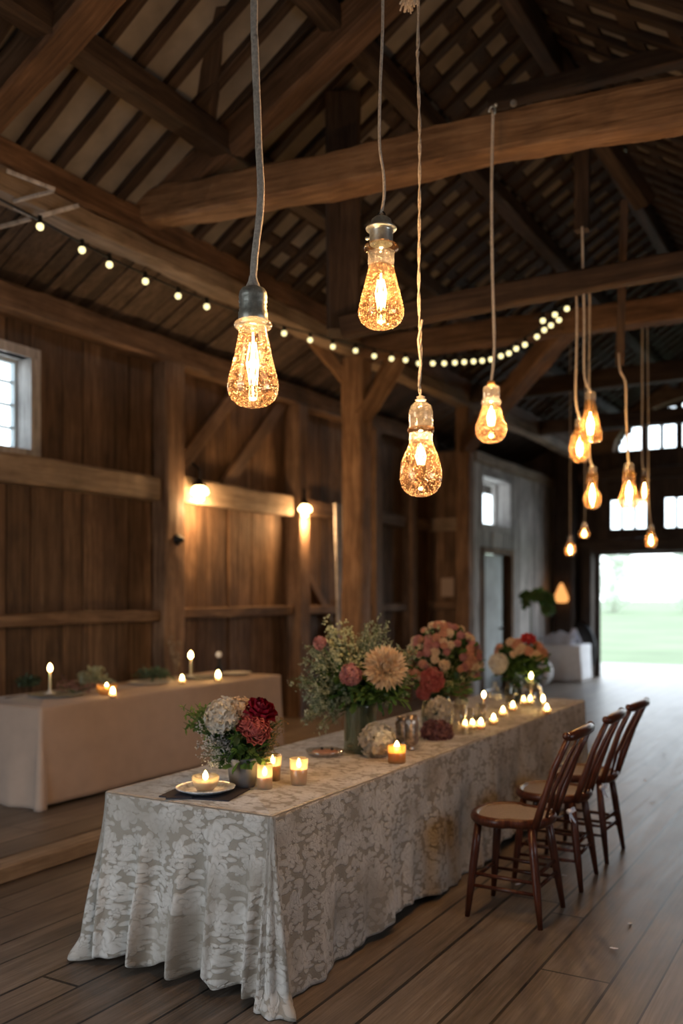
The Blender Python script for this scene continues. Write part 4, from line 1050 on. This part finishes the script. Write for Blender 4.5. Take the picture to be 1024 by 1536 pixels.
def sprays(root,tips,rr,dot=.004,nd=26,br=5,spread=.05,leaf=0,ls=.014,mats=1,droop=.15,lastp=.55):
    """branching sprigs: thin stems ending in tiny blossoms (mat 0) with slim leaves (mat 1)"""
    mb=MB(); root=Vector(root)
    for tip in tips:
        tip=Vector(tip); L=(tip-root).length; mid=root.lerp(tip,.5)+Vector((rr.gauss(0,.02),rr.gauss(0,.02),L*droop))
        pts=[root*(1-t)**2+mid*2*t*(1-t)+tip*t*t for t in [i/6 for i in range(7)]]
        mb.tube(pts,[.002]*5+[.0014,.001],4,mats)
        for b in range(br):
            t=rr.uniform(1-lastp,1.0); p=root*(1-t)**2+mid*2*t*(1-t)+tip*t*t
            q=p+Vector((rr.gauss(0,1),rr.gauss(0,1),rr.gauss(.2,1))).normalized()*spread*rr.uniform(.3,1)
            mb.tube([p,p.lerp(q,.6)+Vector((0,0,.004)),q],.0008,3,mats)
            for k in range(max(1,nd//br)):
                u=rr.uniform(.2,1.1); c=p.lerp(q,u)+Vector((rr.gauss(0,1),rr.gauss(0,1),rr.gauss(0,1)))*spread*.17
                mb.octa(c,dot*rr.uniform(.6,1.3),0,rr.random())
            for k in range(leaf):
                u=rr.uniform(0,1.1); c=p.lerp(q,u); o=Vector((rr.gauss(0,1),rr.gauss(0,1),rr.gauss(.2,.8))).normalized()
                mb.petal(c,o,(rr.gauss(0,.4),rr.gauss(0,.4),1),ls*rr.uniform(.6,1.3),ls*.45,.1,-.1,0,rr.random(),2,1,.7)
    return mb
def offs(C_,r,u,t): return Vector(C_)+RT*r+UP*u-FW*t
def fl(name,label,cat,mb,mats,group=None): return tag(mb.build(name,[W[m] for m in mats]),label,cat,group)

# --- bouquet in the zinc pot (front of the table)
b1=on(364,1179,TT)
e=empty('flower_pot',b1,'tapered dark zinc flower pot holding the small bouquet with the crimson rose','pot')
mb=MB(); mb.lathe([(0,0),(.056,0),(.06,.006),(.076,.125),(.079,.135),(.075,.137),(.07,.12),(0,.115)],seg=36); mb.build('pot_body',W['pot'],e)
C1=b1+Vector((0,0,.25)); root=b1+Vector((0,0,.10))
fl('ivy_foliage','dark green leaves filling the bouquet in the zinc pot','foliage',leafy(offs(C1,-.0,-.03,0),(.15,.13,.15),330,.05,FR,-.85,.9,root,(.35,1.0),.6),['leaf'])
fl('ivy_spray','bright green leaves spilling over the rim of the zinc pot','foliage',leafy(offs(C1,-.0,-.095,.0),(.12,.10,.08),60,.05,FR,-.7,.5,root,(.6,1.05),.65),['leaf2'])
fl('fern_sprig','feathery bright green sprig at the upper left of the small bouquet','foliage',sprays(root,[offs(C1,-.23+FR.uniform(-.05,.05),.06+FR.uniform(-.04,.06),FR.uniform(-.04,.06)) for _ in range(20)],FR,.003,10,6,.04,5,.026),['leaf2','stem'])
fl('baby_breath','cloud of tiny white blossoms on the left side of the small bouquet','flower',sprays(root,[offs(C1,FR.uniform(-.21,-.10),FR.uniform(-.15,.05),FR.uniform(.0,.11)) for _ in range(34)],FR,.0045,42,7,.04,0),['gyp','stem'])
fl('golden_spray','cloud of tiny golden blossoms on the right side of the small bouquet','flower',sprays(root,[offs(C1,FR.uniform(.12,.19),FR.uniform(-.10,.09),FR.uniform(-.02,.08)) for _ in range(30)],FR,.004,34,7,.036,0),['gold','stem'])
bloom('hydrangea','flower','creamy white ruffled flower head at the top of the small bouquet',None,floret_ball_mb(.078,70,.36),'ivory',offs(C1,-.085,.085,.05),-FW*.7+UP*.8-RT*.4,0,root)
bloom('hydrangea','flower','smaller warm white ruffled flower head touching the crimson rose',None,floret_ball_mb(.056,50,.36),'cream',offs(C1,-.015,.115,.04),-FW*.5+UP*.9,1,root)
bloom('rose','flower','crimson rose at the top right of the small bouquet',None,rose_mb(.072),'red',offs(C1,.085,.105,.05),-FW*.55+UP*.8+RT*.35,0,root)
bloom('garden_rose','flower','large coral pink swirled garden rose in the middle of the small bouquet',None,cabbage_mb(.068),'coral',offs(C1,.078,.03,.13),-FW*1.0+UP*.25+RT*.1,0,root)
bloom('rose','flower','coral rose half hidden behind the swirled garden rose',None,rose_mb(.05),'coral',offs(C1,.03,.055,.10),-FW*.8+UP*.5-RT*.4,0,root)

# --- large bouquet in the green glass vase
b2=on(540,1128,TT)
e=empty('glass_vase',b2,'tall green-grey glass cylinder vase under the large bouquet','vase')
mb=MB(); mb.lathe([(0,.0),(.088,.0),(.094,.008),(.092,.05),(.092,.26),(.095,.275),(.091,.275),(.088,.26),(.086,.02),(0,.018)],seg=40); mb.build('vase_body',W['vaseglass'],e)
mb=MB()
for k in range(26):
    a=FR.uniform(0,2*PI); q=FR.uniform(.0,.07); a2=a+FR.uniform(2,4)
    mb.tube([(q*math.cos(a),q*math.sin(a),.025),(.07*math.cos(a2),.07*math.sin(a2),.28)],.0045,5)
mb.build('stems',W['stem'],e)
C2=b2+Vector((0,0,.42)); root=b2+Vector((0,0,.25))
fl('dark_foliage','dark green leaves around the rim of the tall green vase','foliage',leafy(offs(C2,.0,-.045,0),(.24,.2,.20),460,.07,FR,-.6,.6,root,(.3,1.0),.5),['leaf'])
fl('olive_foliage','olive green leafy twigs low in the large bouquet','foliage',leafy(offs(C2,.08,-.05,.05),(.17,.15,.14),170,.07,FR,-.6,.8,root,(.4,1.05),.5),['leaf2'])
tp=[]
for _ in range(110): tp.append(offs(C2,FR.uniform(-.40,-.08),FR.uniform(-.20,.20),FR.uniform(-.14,.16)))
tp=[t for t in tp if ((t-C2).dot(RT)/.40)**2+((t-C2).z/.27)**2<1.0]
fl('sage_spray','misty sage green sprays arching to the left of the large bouquet','foliage',sprays(root,tp,FR,.0055,18,6,.06,8,.02,1,.12,.6),['sage','stem'])
tp=[offs(C2,FR.uniform(.12,.34),FR.uniform(-.12,.20),FR.uniform(-.18,.1)) for _ in range(70)]
fl('sage_spray','misty sage green sprays on the right side of the large bouquet','foliage',sprays(root,tp,FR,.005,16,6,.06,8,.02,1,.12,.6),['sage','stem'])
tp=[offs(C2,FR.uniform(-.02,.16),FR.uniform(.14,.33),FR.uniform(-.08,.1)) for _ in range(34)]
fl('tall_spray','tall silvery sprays standing at the top of the large bouquet','foliage',sprays(root,tp,FR,.005,18,6,.05,7,.02,1,.05,.5),['sage','stem'])
tp=[offs(C2,FR.uniform(-.20,-.04),FR.uniform(.12,.36),FR.uniform(-.04,.1)) for _ in range(18)]
fl('bud_spray','yellow-green bud stems at the top left of the large bouquet','flower',sprays(root,tp,FR,.010,26,6,.045,2,.02,1,.05,.35),['sagepale','stem'])
fl('bud_cluster','pale yellow-green bud heads between the dahlia and the left sprays','flower',sprays(root,[offs(C2,FR.uniform(-.14,.06),FR.uniform(.05,.16),FR.uniform(.08,.16)) for _ in range(16)],FR,.008,34,7,.045,0),['sagepale','stem'])
fl('trailing_sprig','loose sprig trailing low at the left of the large bouquet','foliage',sprays(root,[offs(C2,FR.uniform(-.34,-.18),FR.uniform(-.30,-.16),FR.uniform(-.0,.1)) for _ in range(16)],FR,.006,14,5,.05,6,.022,1,.25,.45),['sage','stem'])
bloom('dahlia','flower','large spiky cream dahlia on the right front of the large bouquet',None,dahlia_mb(.125),'cream',offs(C2,.135,.075,.19),-FW*.95+UP*.35+RT*.15,0,root)
bloom('carnation','flower','dusky pink carnation in the middle of the large bouquet',None,floret_ball_mb(.052,60,.4),'pink',offs(C2,-.055,.035,.20),-FW*1+UP*.2,0,root)
bloom('carnation','flower','small pink carnation poking out at the upper left of the large bouquet',None,floret_ball_mb(.034,44,.4),'pink',offs(C2,-.225,.205,.10),-FW*.8+UP*.5-RT*.4,0,root)
# white flower ball beside it
p=on(565,1136,TT)+Vector((0,0,.095))
bloom('hydrangea','flower','large white ruffled flower head lying on the lace cloth beside the green vase',None,floret_ball_mb(.085,80,.36,FR,1.0,5,True),'ivory',p,-FW*.9+UP*.4,0,p+UP*.03+FW*.08)

# --- second tall bouquet: pink and peach
b3=on(655,1092,TT)
e=empty('glass_vase',b3,'dark teal glass vase under the pink and peach bouquet','vase')
mb=MB(); mb.lathe([(0,0),(.085,0),(.10,.02),(.105,.09),(.095,.17),(.08,.20),(.085,.215),(.08,.215),(.075,.2),(0,.19)],seg=32); mb.build('vase_body',W['tealglass'],e)
C3=b3+Vector((0,0,.43))+RT*.06+FW*.1; root=b3+Vector((0,0,.19))
fl('dark_foliage','dark green leaves inside the pink and peach bouquet','foliage',leafy(offs(C3,0,-.02,0),(.235,.21,.25),620,.055,FR,-.9,.95,root,(.3,1.05),.55),['leaf'])
fl('dried_foliage','olive twigs between the blooms of the pink and peach bouquet','foliage',sprays(root,[offs(C3,FR.uniform(-.22,.22),FR.uniform(-.1,.26),FR.uniform(-.05,.2)) for _ in range(40)],FR,.006,14,5,.05,5,.02),['sagepale','stem'])
GRP='blooms of the pink and peach bouquet'
protos={}
def cluster(C_,rx,ry,n,kinds,root,labels,group,seed,lo=-.5,sz=(.028,.045)):
    rr=random.Random(seed); done=[]
    for i in range(n):
        for tries in range(60):
            z=rr.uniform(lo,1); a=rr.uniform(-2.3,2.3); q=math.sqrt(max(0,1-z*z)); d=-FW*(q*math.cos(a))+RT*(q*math.sin(a))+UP*z
            p=Vector(C_)+RT*d.dot(RT)*rx-FW*(-d.dot(FW))*rx*.9*1+UP*z*ry
            if all((p-x).length>(sz[0]+sz[1])*.55 for x in done): break
        done.append(p); k=rr.choice(kinds); key=(k,group); r=rr.uniform(*sz)
        if key not in protos:
            m=floret_ball_mb(1.0,40,.46,rr,.85) if k!='rose' else rose_mb(1.0)
            e=bloom({'rose':'rose'}.get(k,'carnation'),'flower',labels[k],group,m,k,p,UP,0,Vector(p)+Vector((0,0,-1.6))); protos[key]=e
            e['label']=labels[k]
        else: e=copy_tree(protos[key]); e['label']=labels[k]
        e.location=p; e.rotation_euler=(d.to_track_quat('Z','Y').to_matrix().to_4x4()@Matrix.Rotation(rr.uniform(0,6),4,'Z')).to_euler(); e.scale=(r,r,r)
        e['group']=group+', '+k
cluster(C3,.24,.265,92,['peach','pink','peach','cream','pink'],root,{'peach':'peach bloom among the many in the pink and peach bouquet behind the dahlia','pink':'soft pink bloom among the many in the pink and peach bouquet','cream':'cream bloom among the many in the pink and peach bouquet'},GRP,5,-.35,(.017,.031))
bloom('carnation','flower','deep coral pink double carnation low at the left of the pink and peach bouquet',None,floret_ball_mb(.075,120,.26),'coral',offs(C3,-.10,-.10,.20),-FW+UP*.1-RT*.3,0,root)
bloom('carnation','flower','smaller deep coral carnation under the double one',None,floret_ball_mb(.045,70,.28),'coral',offs(C3,-.155,-.19,.16),-FW-UP*.2-RT*.4,0,root)
p=on(655,1108,TT)+UP*.05
bloom('mauve_flower','flower','mauve flower head lying on the cloth below the pink bouquet',None,floret_ball_mb(.085,80,.34,FR,.6,5,True),'mauve',p,UP*.9-FW*.5,0,p+FW*.09)
p=on(655,1108,TT)+UP*.17+RT*.02+FW*.05
bloom('white_carnation','flower','white ruffled flower head above the mauve one',None,floret_ball_mb(.072,60,.38,FR,.8,5,True),'ivory',p,-FW+UP*.2,0,p+FW*.02-UP*.12)
p=on(694,1090,TT)+UP*.14+FW*.1
bloom('white_carnation','flower','small off-white flower head right of the larger white one, behind the glass cylinder',None,floret_ball_mb(.04,50,.4,FR,.8,5,True),'ivory',p,-FW+UP*.3,0,p+FW*.02-UP*.13)

# --- third bouquet
b4=on(770,1052,TT)
e=empty('glass_vase',b4,'small dark vase under the farthest bouquet with the red rose','vase')
mb=MB(); mb.lathe([(0,0),(.06,0),(.075,.02),(.08,.09),(.06,.14),(.066,.155),(.06,.155),(0,.14)],seg=28); mb.build('vase_body',W['tealglass'],e)
C4=b4+Vector((0,0,.32))+RT*.06; root=b4+Vector((0,0,.13))
fl('dark_foliage','dark green leaves of the farthest bouquet on the long table','foliage',leafy(offs(C4,0,-.03,0),(.22,.17,.19),420,.07,FR,-.8,.85,root,(.3,1.0),.6),['leaf'])
cluster(offs(C4,0,.06,0),.20,.13,24,['peach','cream','peach'],root,{'peach':'peach bloom among those of the farthest bouquet','cream':'cream bloom among those of the farthest bouquet'},'blooms of the farthest bouquet',8,.0,(.022,.036))
bloom('rose','flower','bright red-pink rose on top of the farthest bouquet',None,rose_mb(.06),'rose',offs(C4,.05,.20,.06),-FW*.6+UP*.7,0,root)
bloom('carnation','flower','cream flower head low at the left of the farthest bouquet',None,floret_ball_mb(.075,80,.34),'ivory',offs(C4,-.20,-.0,.08),-FW-RT*.5,0,root)
p=on(775,1050,TT)+UP*.10-RT*.0
bloom('white_carnation','flower','small pale pink flower head in front of the farthest bouquet',None,floret_ball_mb(.06,60,.36),'ivory',p,-FW+UP*.6,0,p-UP*.09)

# ------------------------------------------------------------------ candles and tableware
def flame(e,z,s=1.0,power=1.2):
    mb=MB(); mb.lathe([(0,0),(.007*s,.004*s),(.0105*s,.012*s),(.0095*s,.022*s),(.005*s,.032*s),(0,.039*s)],c=(0,0,z),seg=10); mb.build('flame',W['flame'],e)
    plight('flame_light',(0,0,z+.02*s),power,(1,.5,.16),.012,e)
def wick(e,z): mb=MB(); mb.tube([(0,0,z-.004),(.001,0,z+.006)],.0012,5); mb.build('wick',W['wick'],e)
def glass_candle(p,label,r0=.032,r1=.042,h=.10,glass='cupglass',waxh=.6,group='candles in glasses',power=1.3,fs=1.15):
    e=empty('glass_candle',p,label,'candle',group)
    mb=MB(); mb.lathe([(0,0),(r0,0),(r0+.002,.004),(r1,h),(r1-.002,h),(r0-.002,.012),(0,.010)],seg=28); mb.build('glass_holder',W[glass],e)
    rw=r0+(r1-r0)*waxh*.8-.004
    mb=MB(); mb.lathe([(0,.011),(r0-.004,.011),(rw,h*waxh),(rw*.9,h*waxh-.003),(0,h*waxh-.004)],seg=24); wx=mb.build('wax',W['wax'],e)
    wick(wx,h*waxh); flame(e,h*waxh+.002,fs,power*3.2); return e
def tealight(p,label,group='small candles near the far end of the long table',power=.8,fs=1.3,h=.035,r=.026):
    e=empty('tealight',p,label,'candle',group)
    mb=MB(); mb.lathe([(0,0),(r,0),(r+.003,h*1.25),(r+.001,h*1.25),(r-.003,.003),(0,.003)],seg=20); mb.build('glass_cup',W['cupglass'],e)
    mb=MB(); mb.lathe([(0,.003),(r-.004,.003),(r-.004,h*.75),(0,h*.72)],seg=18); mb.build('wax',W['wax'],e)
    wick(e,h*.75); flame(e,h*.78,fs,power*3.6); return e
glass_candle(on(397,1183,TT),'lit glass candle right of the zinc pot, front one of the pair',.033,.036,.115,'cupglass',.5,power=1.0)
glass_candle(on(408,1172,TT)+FW*.03,'lit glass candle partly hidden behind the front glass by the zinc pot',.034,.045,.12,'cupglass',.62)
glass_candle(on(448,1177,TT),'lit glass candle standing alone right of the zinc pot',.034,.045,.125,'cupglass',.62)
glass_candle(on(595,1144,TT),'lit amber glass candle beside the white flower head',.045,.047,.095,'amberglass',.6,power=2.6,fs=1.5)
# bowl candle on plate with placemat
pc=on(308,1190,TT)
mb=MB(); mb.bb(-.165,.165,-.13,.13,.0005,.006); mb.box((-.10,-.115,.009),(.11,.05,.006),Matrix.Rotation(.3,4,'Z'))
tag(mb.build('placemat',W['napkin'],None,Matrix.Translation(pc)@Matrix.Rotation(.25,4,'Z')),'dark folded placemat at the front corner of the long table','placemat')
def plate(p,r,mat,label,cat='plate',z=.0,group=None,foot=.012):
    mb=MB(); mb.lathe([(0,.004),(r*.55,.004),(r*.6,.0),(r*.66,.004),(r*.82,.012),(r*.99,.022),(r,.025),(r*.97,.026),(r*.8,.017),(r*.62,.009),(0,.009)],c=(0,0,z),seg=56,ruf=lambda th,i:.008*math.sin(9*th) if i in(5,6,7) else 0)
    return tag(mb.build('plate',W[mat],None,None,p),label,cat,group)
plate(pc+UP*.0065,.135,'ceramic','blue-white patterned plate on the dark placemat, under the bowl candle')
def bowl_candle(p,label,r=.062,h=.055,mat='amberglass',power=1.3):
    e=empty('bowl_candle',p,label,'candle')
    mb=MB(); mb.lathe([(0,0),(r*.6,0),(r*.85,h*.3),(r,h*.8),(r*.98,h),(r*.92,h),(r*.9,h*.78),(r*.55,.006),(0,.006)],seg=30); mb.build('bowl',W[mat],e)
    mb=MB(); mb.lathe([(0,.008),(r*.55,.008),(r*.84,h*.62),(0,h*.6)],seg=26); mb.build('wax',W['wax'],e)
    wick(e,h*.62); flame(e,h*.64,1.2,power*2); return e
bowl_candle(pc+UP*.018,'small lit bowl candle on the blue-white plate',.062,.062,'cupglass',1.8)
# sweets dish
pd=on(487,1133,TT)
mb=MB(); mb.lathe([(0,0),(.085,0),(.10,.01),(.108,.03),(.105,.031),(.095,.014),(0,.008)],seg=40)
tag(mb.build('glass_dish',W['clear'],None,None,pd),'low clear glass dish left of the large green vase','dish')
mb=MB(); mb.lathe([(0,0),(.07,.0),(.075,.006),(.066,.014),(0,.016)],seg=18,c=(0,0,0)); tag(mb.build('flatbread',W['peach'],None,None,pd+UP*.012),'orange-pink slice lying in the glass dish','food')
for dx,dy,l in((-.025,.01,'dark berry in the glass dish, left of two'),(.035,.02,'dark berry in the glass dish, right of two')):
    mb=MB(); mb.ball((0,0,.008),.009,10,7); tag(mb.build('berry',W['iron'],None,None,pd+Vector((dx,dy,.027))),l,'berry')
# mercury glass vases
for p,r,h,l in((on(604,1122,TT)+FW*.08,.04,.17,'shorter brownish mercury glass vase behind the amber candle'),(on(617,1126,TT)+FW*.02,.042,.20,'taller mottled mercury glass vase right of the amber candle')):
    mb=MB(); mb.lathe([(0,0),(r*.5,0),(r*.55,.012),(r*.35,.022),(r*.8,.035),(r,.06),(r*.9,h*.5),(r*1.02,h*.8),(r*.85,h),(r*.75,h),(r*.85,h*.8),(r*.6,.05),(0,.045)],seg=26,ruf=lambda th,i:.05*math.sin(5*th+i))
    tag(mb.build('mercury_vase',W['bark_glass'],None,None,p),l,'vase')
# glassware
def cup(p,r,h,l,name='glass_tumbler',cat='glass',prof=None,mat='glass'):
    mb=MB(); mb.lathe(prof or [(0,0),(r,0),(r*1.03,h),(r*.97,h),(r*.93,.01),(0,.008)],seg=24); tag(mb.build(name,W[mat],None,None,p),l,cat)
cup(on(688,1101,TT),.045,.19,'wide clear glass cylinder among the candles, right of the mauve flower')
cup(on(698,1102,TT)+RT*.03,.018,.17,'narrow clear glass tube next to the wide glass cylinder')
cup(on(722,1082,TT),.03,.12,'clear tumbler behind the row of three small candles')
cup(on(745,1064,TT)+FW*.1,.045,.19,'ribbed clear glass bottle behind the small candles','glass_bottle','bottle',[(0,0),(.042,0)]+[(.042+.003*(i%2),.01+.012*i) for i in range(10)]+[(.03,.145),(.018,.165),(.018,.2),(.02,.205),(.015,.205)])
cup(on(800,1062,TT)+FW*.05,.085,.22,'clear glass cloche near the far end of the long table','glass_cloche','cloche',[(.085,0),(.085,.10),(.075,.15),(.05,.185),(.015,.2),(.012,.21),(.016,.225),(0,.235)])
cup(on(766,1066,TT)+FW*.06,.035,.11,'clear glass votive cup in front of the farthest bouquet')
cup(on(714,1092,TT),.028,.09,'short clear glass right of the glass cylinder')
names=['leftmost of the row of three small candles by the glass cylinder','middle of the row of three small candles by the glass cylinder','rightmost of the row of three small candles by the glass cylinder']
for (x,y),l in zip(((697,1096),(708,1095),(721,1094)),names): tealight(on(x,y,TT),'small lit candle, '+l)
for (x,y),l in zip(((740,1087),(754,1075),(769,1067),(785,1058),(795,1057)),('first of the diagonal row of small candles, nearest the camera','second of the diagonal row of small candles','third of the diagonal row of small candles','left of the close pair of small candles before the glass cloche','right of the close pair of small candles before the glass cloche')):
    tealight(on(x,y,TT),'lit small candle, '+l)
tealight(on(820,1071,TT),'lit small candle nearest the far end of the table')
def taper(p,h,label,r=.009,holder=True,power=1.4,fs=1.0):
    e=empty('taper_candle',p,label,'candle')
    mb=MB(); mb.tube([(0,0,.012),(0,0,h)],[r,r*.85],12); mb.build('candle_stick',W['wax'],e)
    mb=MB(); mb.lathe([(0,0),(.045,0),(.045,.006),(.016,.01),(.014,.03),(.011,.034),(0,.03)],seg=20); mb.build('candle_holder',W['whiteplate'] if holder else W['glass'],e)
    wick(e,h+.002); flame(e,h+.003,fs,power*2.6); return e
taper(on(727,1080,TT)+FW*.05,.15,'lit slim candle behind the small candles, left of the ribbed bottle',fs=1.3)
taper(on(804,1060,TT)+FW*.2,.20,'lit tall candle beside the farthest bouquet, above the cloche',fs=1.4)
taper(on(816,1068,TT)+FW*.04,.07,'lit short slim candle near the far end of the table',fs=1.4)
# --- side table
def onl(x,y): return on(x,y,LT)
plate(onl(85,1045),.22,'greyplate','wide dark grey platter on the side table under the first taper candle')
taper(onl(75,1046)+UP*.03,.17,'lit taper candle at the left end of the side table',fs=1.7,r=.011)
taper(onl(286,1018)+UP*.02,.17,'lit taper candle at the right part of the side table',fs=1.9,r=.012)
plate(onl(225,1026),.20,'whiteplate','pale round plate with greenery in the middle of the side table')
plate(onl(300,1018),.19,'greyplate','grey plate under the right taper candle on the side table')
plate(onl(352,1012),.17,'whiteplate','pale plate at the far end of the side table')
for (x,y,w_,h_,m,l) in ((38,1032,.12,.06,'euca','low dark green sprig bundle behind the grey platter on the side table'),(142,1030,.17,.13,'sage','fluffy pale green foliage bundle on the side table between the candles'),(230,1022,.17,.09,'euca','dark green foliage bundle lying on the pale plate of the side table')):
    p=onl(x,y)+UP*.04
    fl('foliage_bundle',l,'foliage',leafy(p,(w_,w_*.8,h_),190,.05,FR,-.1,1,p-UP*.02,(.2,1),.6,12),[m])
fl('dried_flowers','small greyish dried flowers left of the pink bowl on the side table','flower',sprays(onl(112,1042)+UP*.01,[onl(112,1042)+RT*FR.uniform(-.17,.2)+UP*FR.uniform(.03,.12)+FW*FR.uniform(-.05,.1) for _ in range(20)],FR,.007,22,6,.05,0),['mauve','stem'])
bowl_candle(onl(160,1042),'pink lit glass bowl candle on the side table',.085,.08,'amberglass',1.0)
tealight(onl(171,1046)-FW*.04,'lit small candle in front of the pink bowl on the side table','side table candles',.8,1.6)
tealight(onl(273,1026),'lit small candle left of the right taper candle on the side table','side table candles',.8,1.5)
tealight(onl(327,1022),'lit small candle at the right end of the side table','side table candles',1.2,2.0)
e=empty('knob_bottle',onl(326,1016)+FW*.1,'slim dark bottle with a pale ball stopper on the side table','bottle')
mb=MB(); mb.lathe([(0,0),(.03,0),(.032,.08),(.014,.12),(.012,.19),(0,.19)],seg=18); mb.build('bottle_body',W['iron'],e); mb=MB(); mb.ball((0,0,.215),.032,14,9); mb.build('ball_stopper',W['paperwhite'],e)
p=onl(256,1018)+FW*.25
fl('dried_grass','pale dried grass stems standing at the wall end of the side table','dried grass',sprays(p,[p+RT*x+UP*z+FW*.02 for x,z in((-.06,.42),(-.02,.34),(.03,.36),(-.04,.3),(.02,.26),(-.08,.36))],FR,.009,26,6,.03,3,.03,1,.02,.6),['dry','dry'])
for x,y,a,l in((20,1046,.2,'knife lying at the left end of the side table'),(120,1044,.15,'fork lying right of the grey platter on the side table')):
    p=onl(x,y); mb=MB(); mb.tube([(-.10,0,.004),(0,0,.004),(.03,0,.004)],[.005,.004,.004],6); mb.box((.07,0,.004),(.09,.016,.002)); 
    tag(mb.build('cutlery',W['silver'],None,Matrix.Translation(p)@Matrix.Rotation(PI/2+a,4,'Z')),l,'cutlery')
mb=MB(); mb.tube([(-.03,0,.018),(.028,0,.018)],[.017,.018],16); mb.tube([(.028,0,.018),(.034,0,.018)],[.018,.015],16)
tag(mb.build('white_roll',W['paperwhite'],None,Matrix.Translation(on(415,1507,0)+UP*.001-FW*.03)@Matrix.Rotation(-.9,4,'Z')),'short white cylinder lying on the floor at the front corner of the lace cloth','roll')
for i,(x,y) in enumerate(((842,1313),(975,1205),(968,1172),(998,1133),(946,1385),(914,1422),(773,1328))):  # small white blades standing in for light glints on the floorboards
    mb=MB(); mb.petal((0,0,.002),(1,.2*i-.5,.05),(0,0,1),.035+.004*(i%3),.02,.2,.1)
    tag(mb.build('floor_glint',W['paperwhite'],None,Matrix.Translation(on(x,y,0))@Matrix.Rotation(i*1.1,4,'Z')),'white fleck imitating a glint of light on the plank floor right of the chairs','petal','imitated light glints on the plank floor')
# --- by the doorway
G=Vector((-5.05,17.3,.68))
for dx,dy,r,l in((-.22,-.12,.10,'white tissue ball at the left on the small table by the doorway'),(-.06,-.18,.12,'white tissue ball in the middle on the small table by the doorway'),(.10,-.14,.10,'white tissue ball at the right on the small table by the doorway'),(-.33,-.1,.08,'smallest white tissue ball at the end of the small table by the doorway')):
    mb=floret_ball_mb(r,50,.45,FR,1,5,True); tag(mb.build('tissue_ball',W['paperwhite'],None,None,G+Vector((dx,dy,r*.95))),l,'decoration')
mb=MB(); 
for s in(-1,1): mb.add([(s*.13,-.12,0),(s*.13,.12,0),(0,.12,.30),(0,-.12,.30),(s*.12,-.12,0),(s*.12,.12,0),(0,.12,.28),(0,-.12,.28)],[(0,1,2,3),(7,6,5,4),(0,3,7,4),(1,5,6,2),(0,4,5,1)],0,.5,False)
tag(mb.build('folded_card',W['paperwhite'],None,Matrix.Translation(G+Vector((.12,.12,.0)))@Matrix.Rotation(.6,4,'Z')),'tall folded lavender-white card on the small table by the doorway','card')
e=empty('dark_bag',(-4.98,17.93,0),'dark bulky bag heaped behind the small white table','bag'); mb=MB(); mb.ball((0,0,.55),.3,18,12,sc=(1.15,.42,1.8),jit=.05); mb.build('bag_body',W['iron'],e)
e=empty('paper_lantern',on(806,1030,0),'round pale paper lantern standing on the floor behind the farthest bouquet','lantern')
mb=MB(); mb.ball((0,0,.27),.27,28,18,jit=0); mb.build('lantern_shade',W['cane'] if False else W['white_linen'],e); mb=MB(); mb.lathe([(.07,.53),(.08,.545),(.06,.55)],seg=18); mb.build('rim',W['iron'],e)
# ivy stand
p=on(798,1034,0); e=empty('potted_ivy',p,'tall thin potted plant with dark green leaves before the grey plank wall','plant')
mb=MB(); mb.lathe([(0,0),(.12,0),(.16,.28),(.17,.3),(.15,.3),(0,.27)],seg=24); mb.build('plant_pot',W['pot'],e)
mb=MB(); mb.tube([(0,0,.27),(-.02,0,.9),(-.03,0,1.4),(.0,0,1.62),(.10,.04,1.66),(.2,.1,1.58)],[.016,.013,.01,.008,.006,.004],8); mb.build('plant_stem',W['stem'],e)
mb=MB()
for x,z,r in((-.10,1.55,.12),(-.02,1.62,.12),(.17,1.64,.10),(.27,1.5,.13),(.28,1.38,.11),(-.12,1.46,.08),(.20,1.56,.1)):
    for k in range(6):
        a=FR.uniform(0,6.28); c=RT*x+UP*z; o=(RT*math.cos(a)+UP*math.sin(a)+FW*FR.uniform(-.4,.4)); mb.petal(c,o,-FW+UP*.3,r*1.2,r*1.1,.2,-.2,0,FR.random(),4,2,.5)
mb.build('leaves',W['leaf'],e)

# ------------------------------------------------------------------ colour management
vs_=scene.view_settings; scene.display_settings.display_device='sRGB'
vs_.view_transform='Standard'; vs_.look='None'; vs_.gamma=1; vs_.exposure=0.0; vs_.use_curve_mapping=False
cy=scene.cycles
cy.use_denoising=True
try: cy.denoiser='OPENIMAGEDENOISE'
except Exception: pass
cy.max_bounces=7; cy.diffuse_bounces=3; cy.glossy_bounces=3; cy.transmission_bounces=6; cy.transparent_max_bounces=16
cy.caustics_reflective=False; cy.caustics_refractive=False; cy.sample_clamp_indirect=4; cy.sample_clamp_direct=0
cy.use_light_tree=True
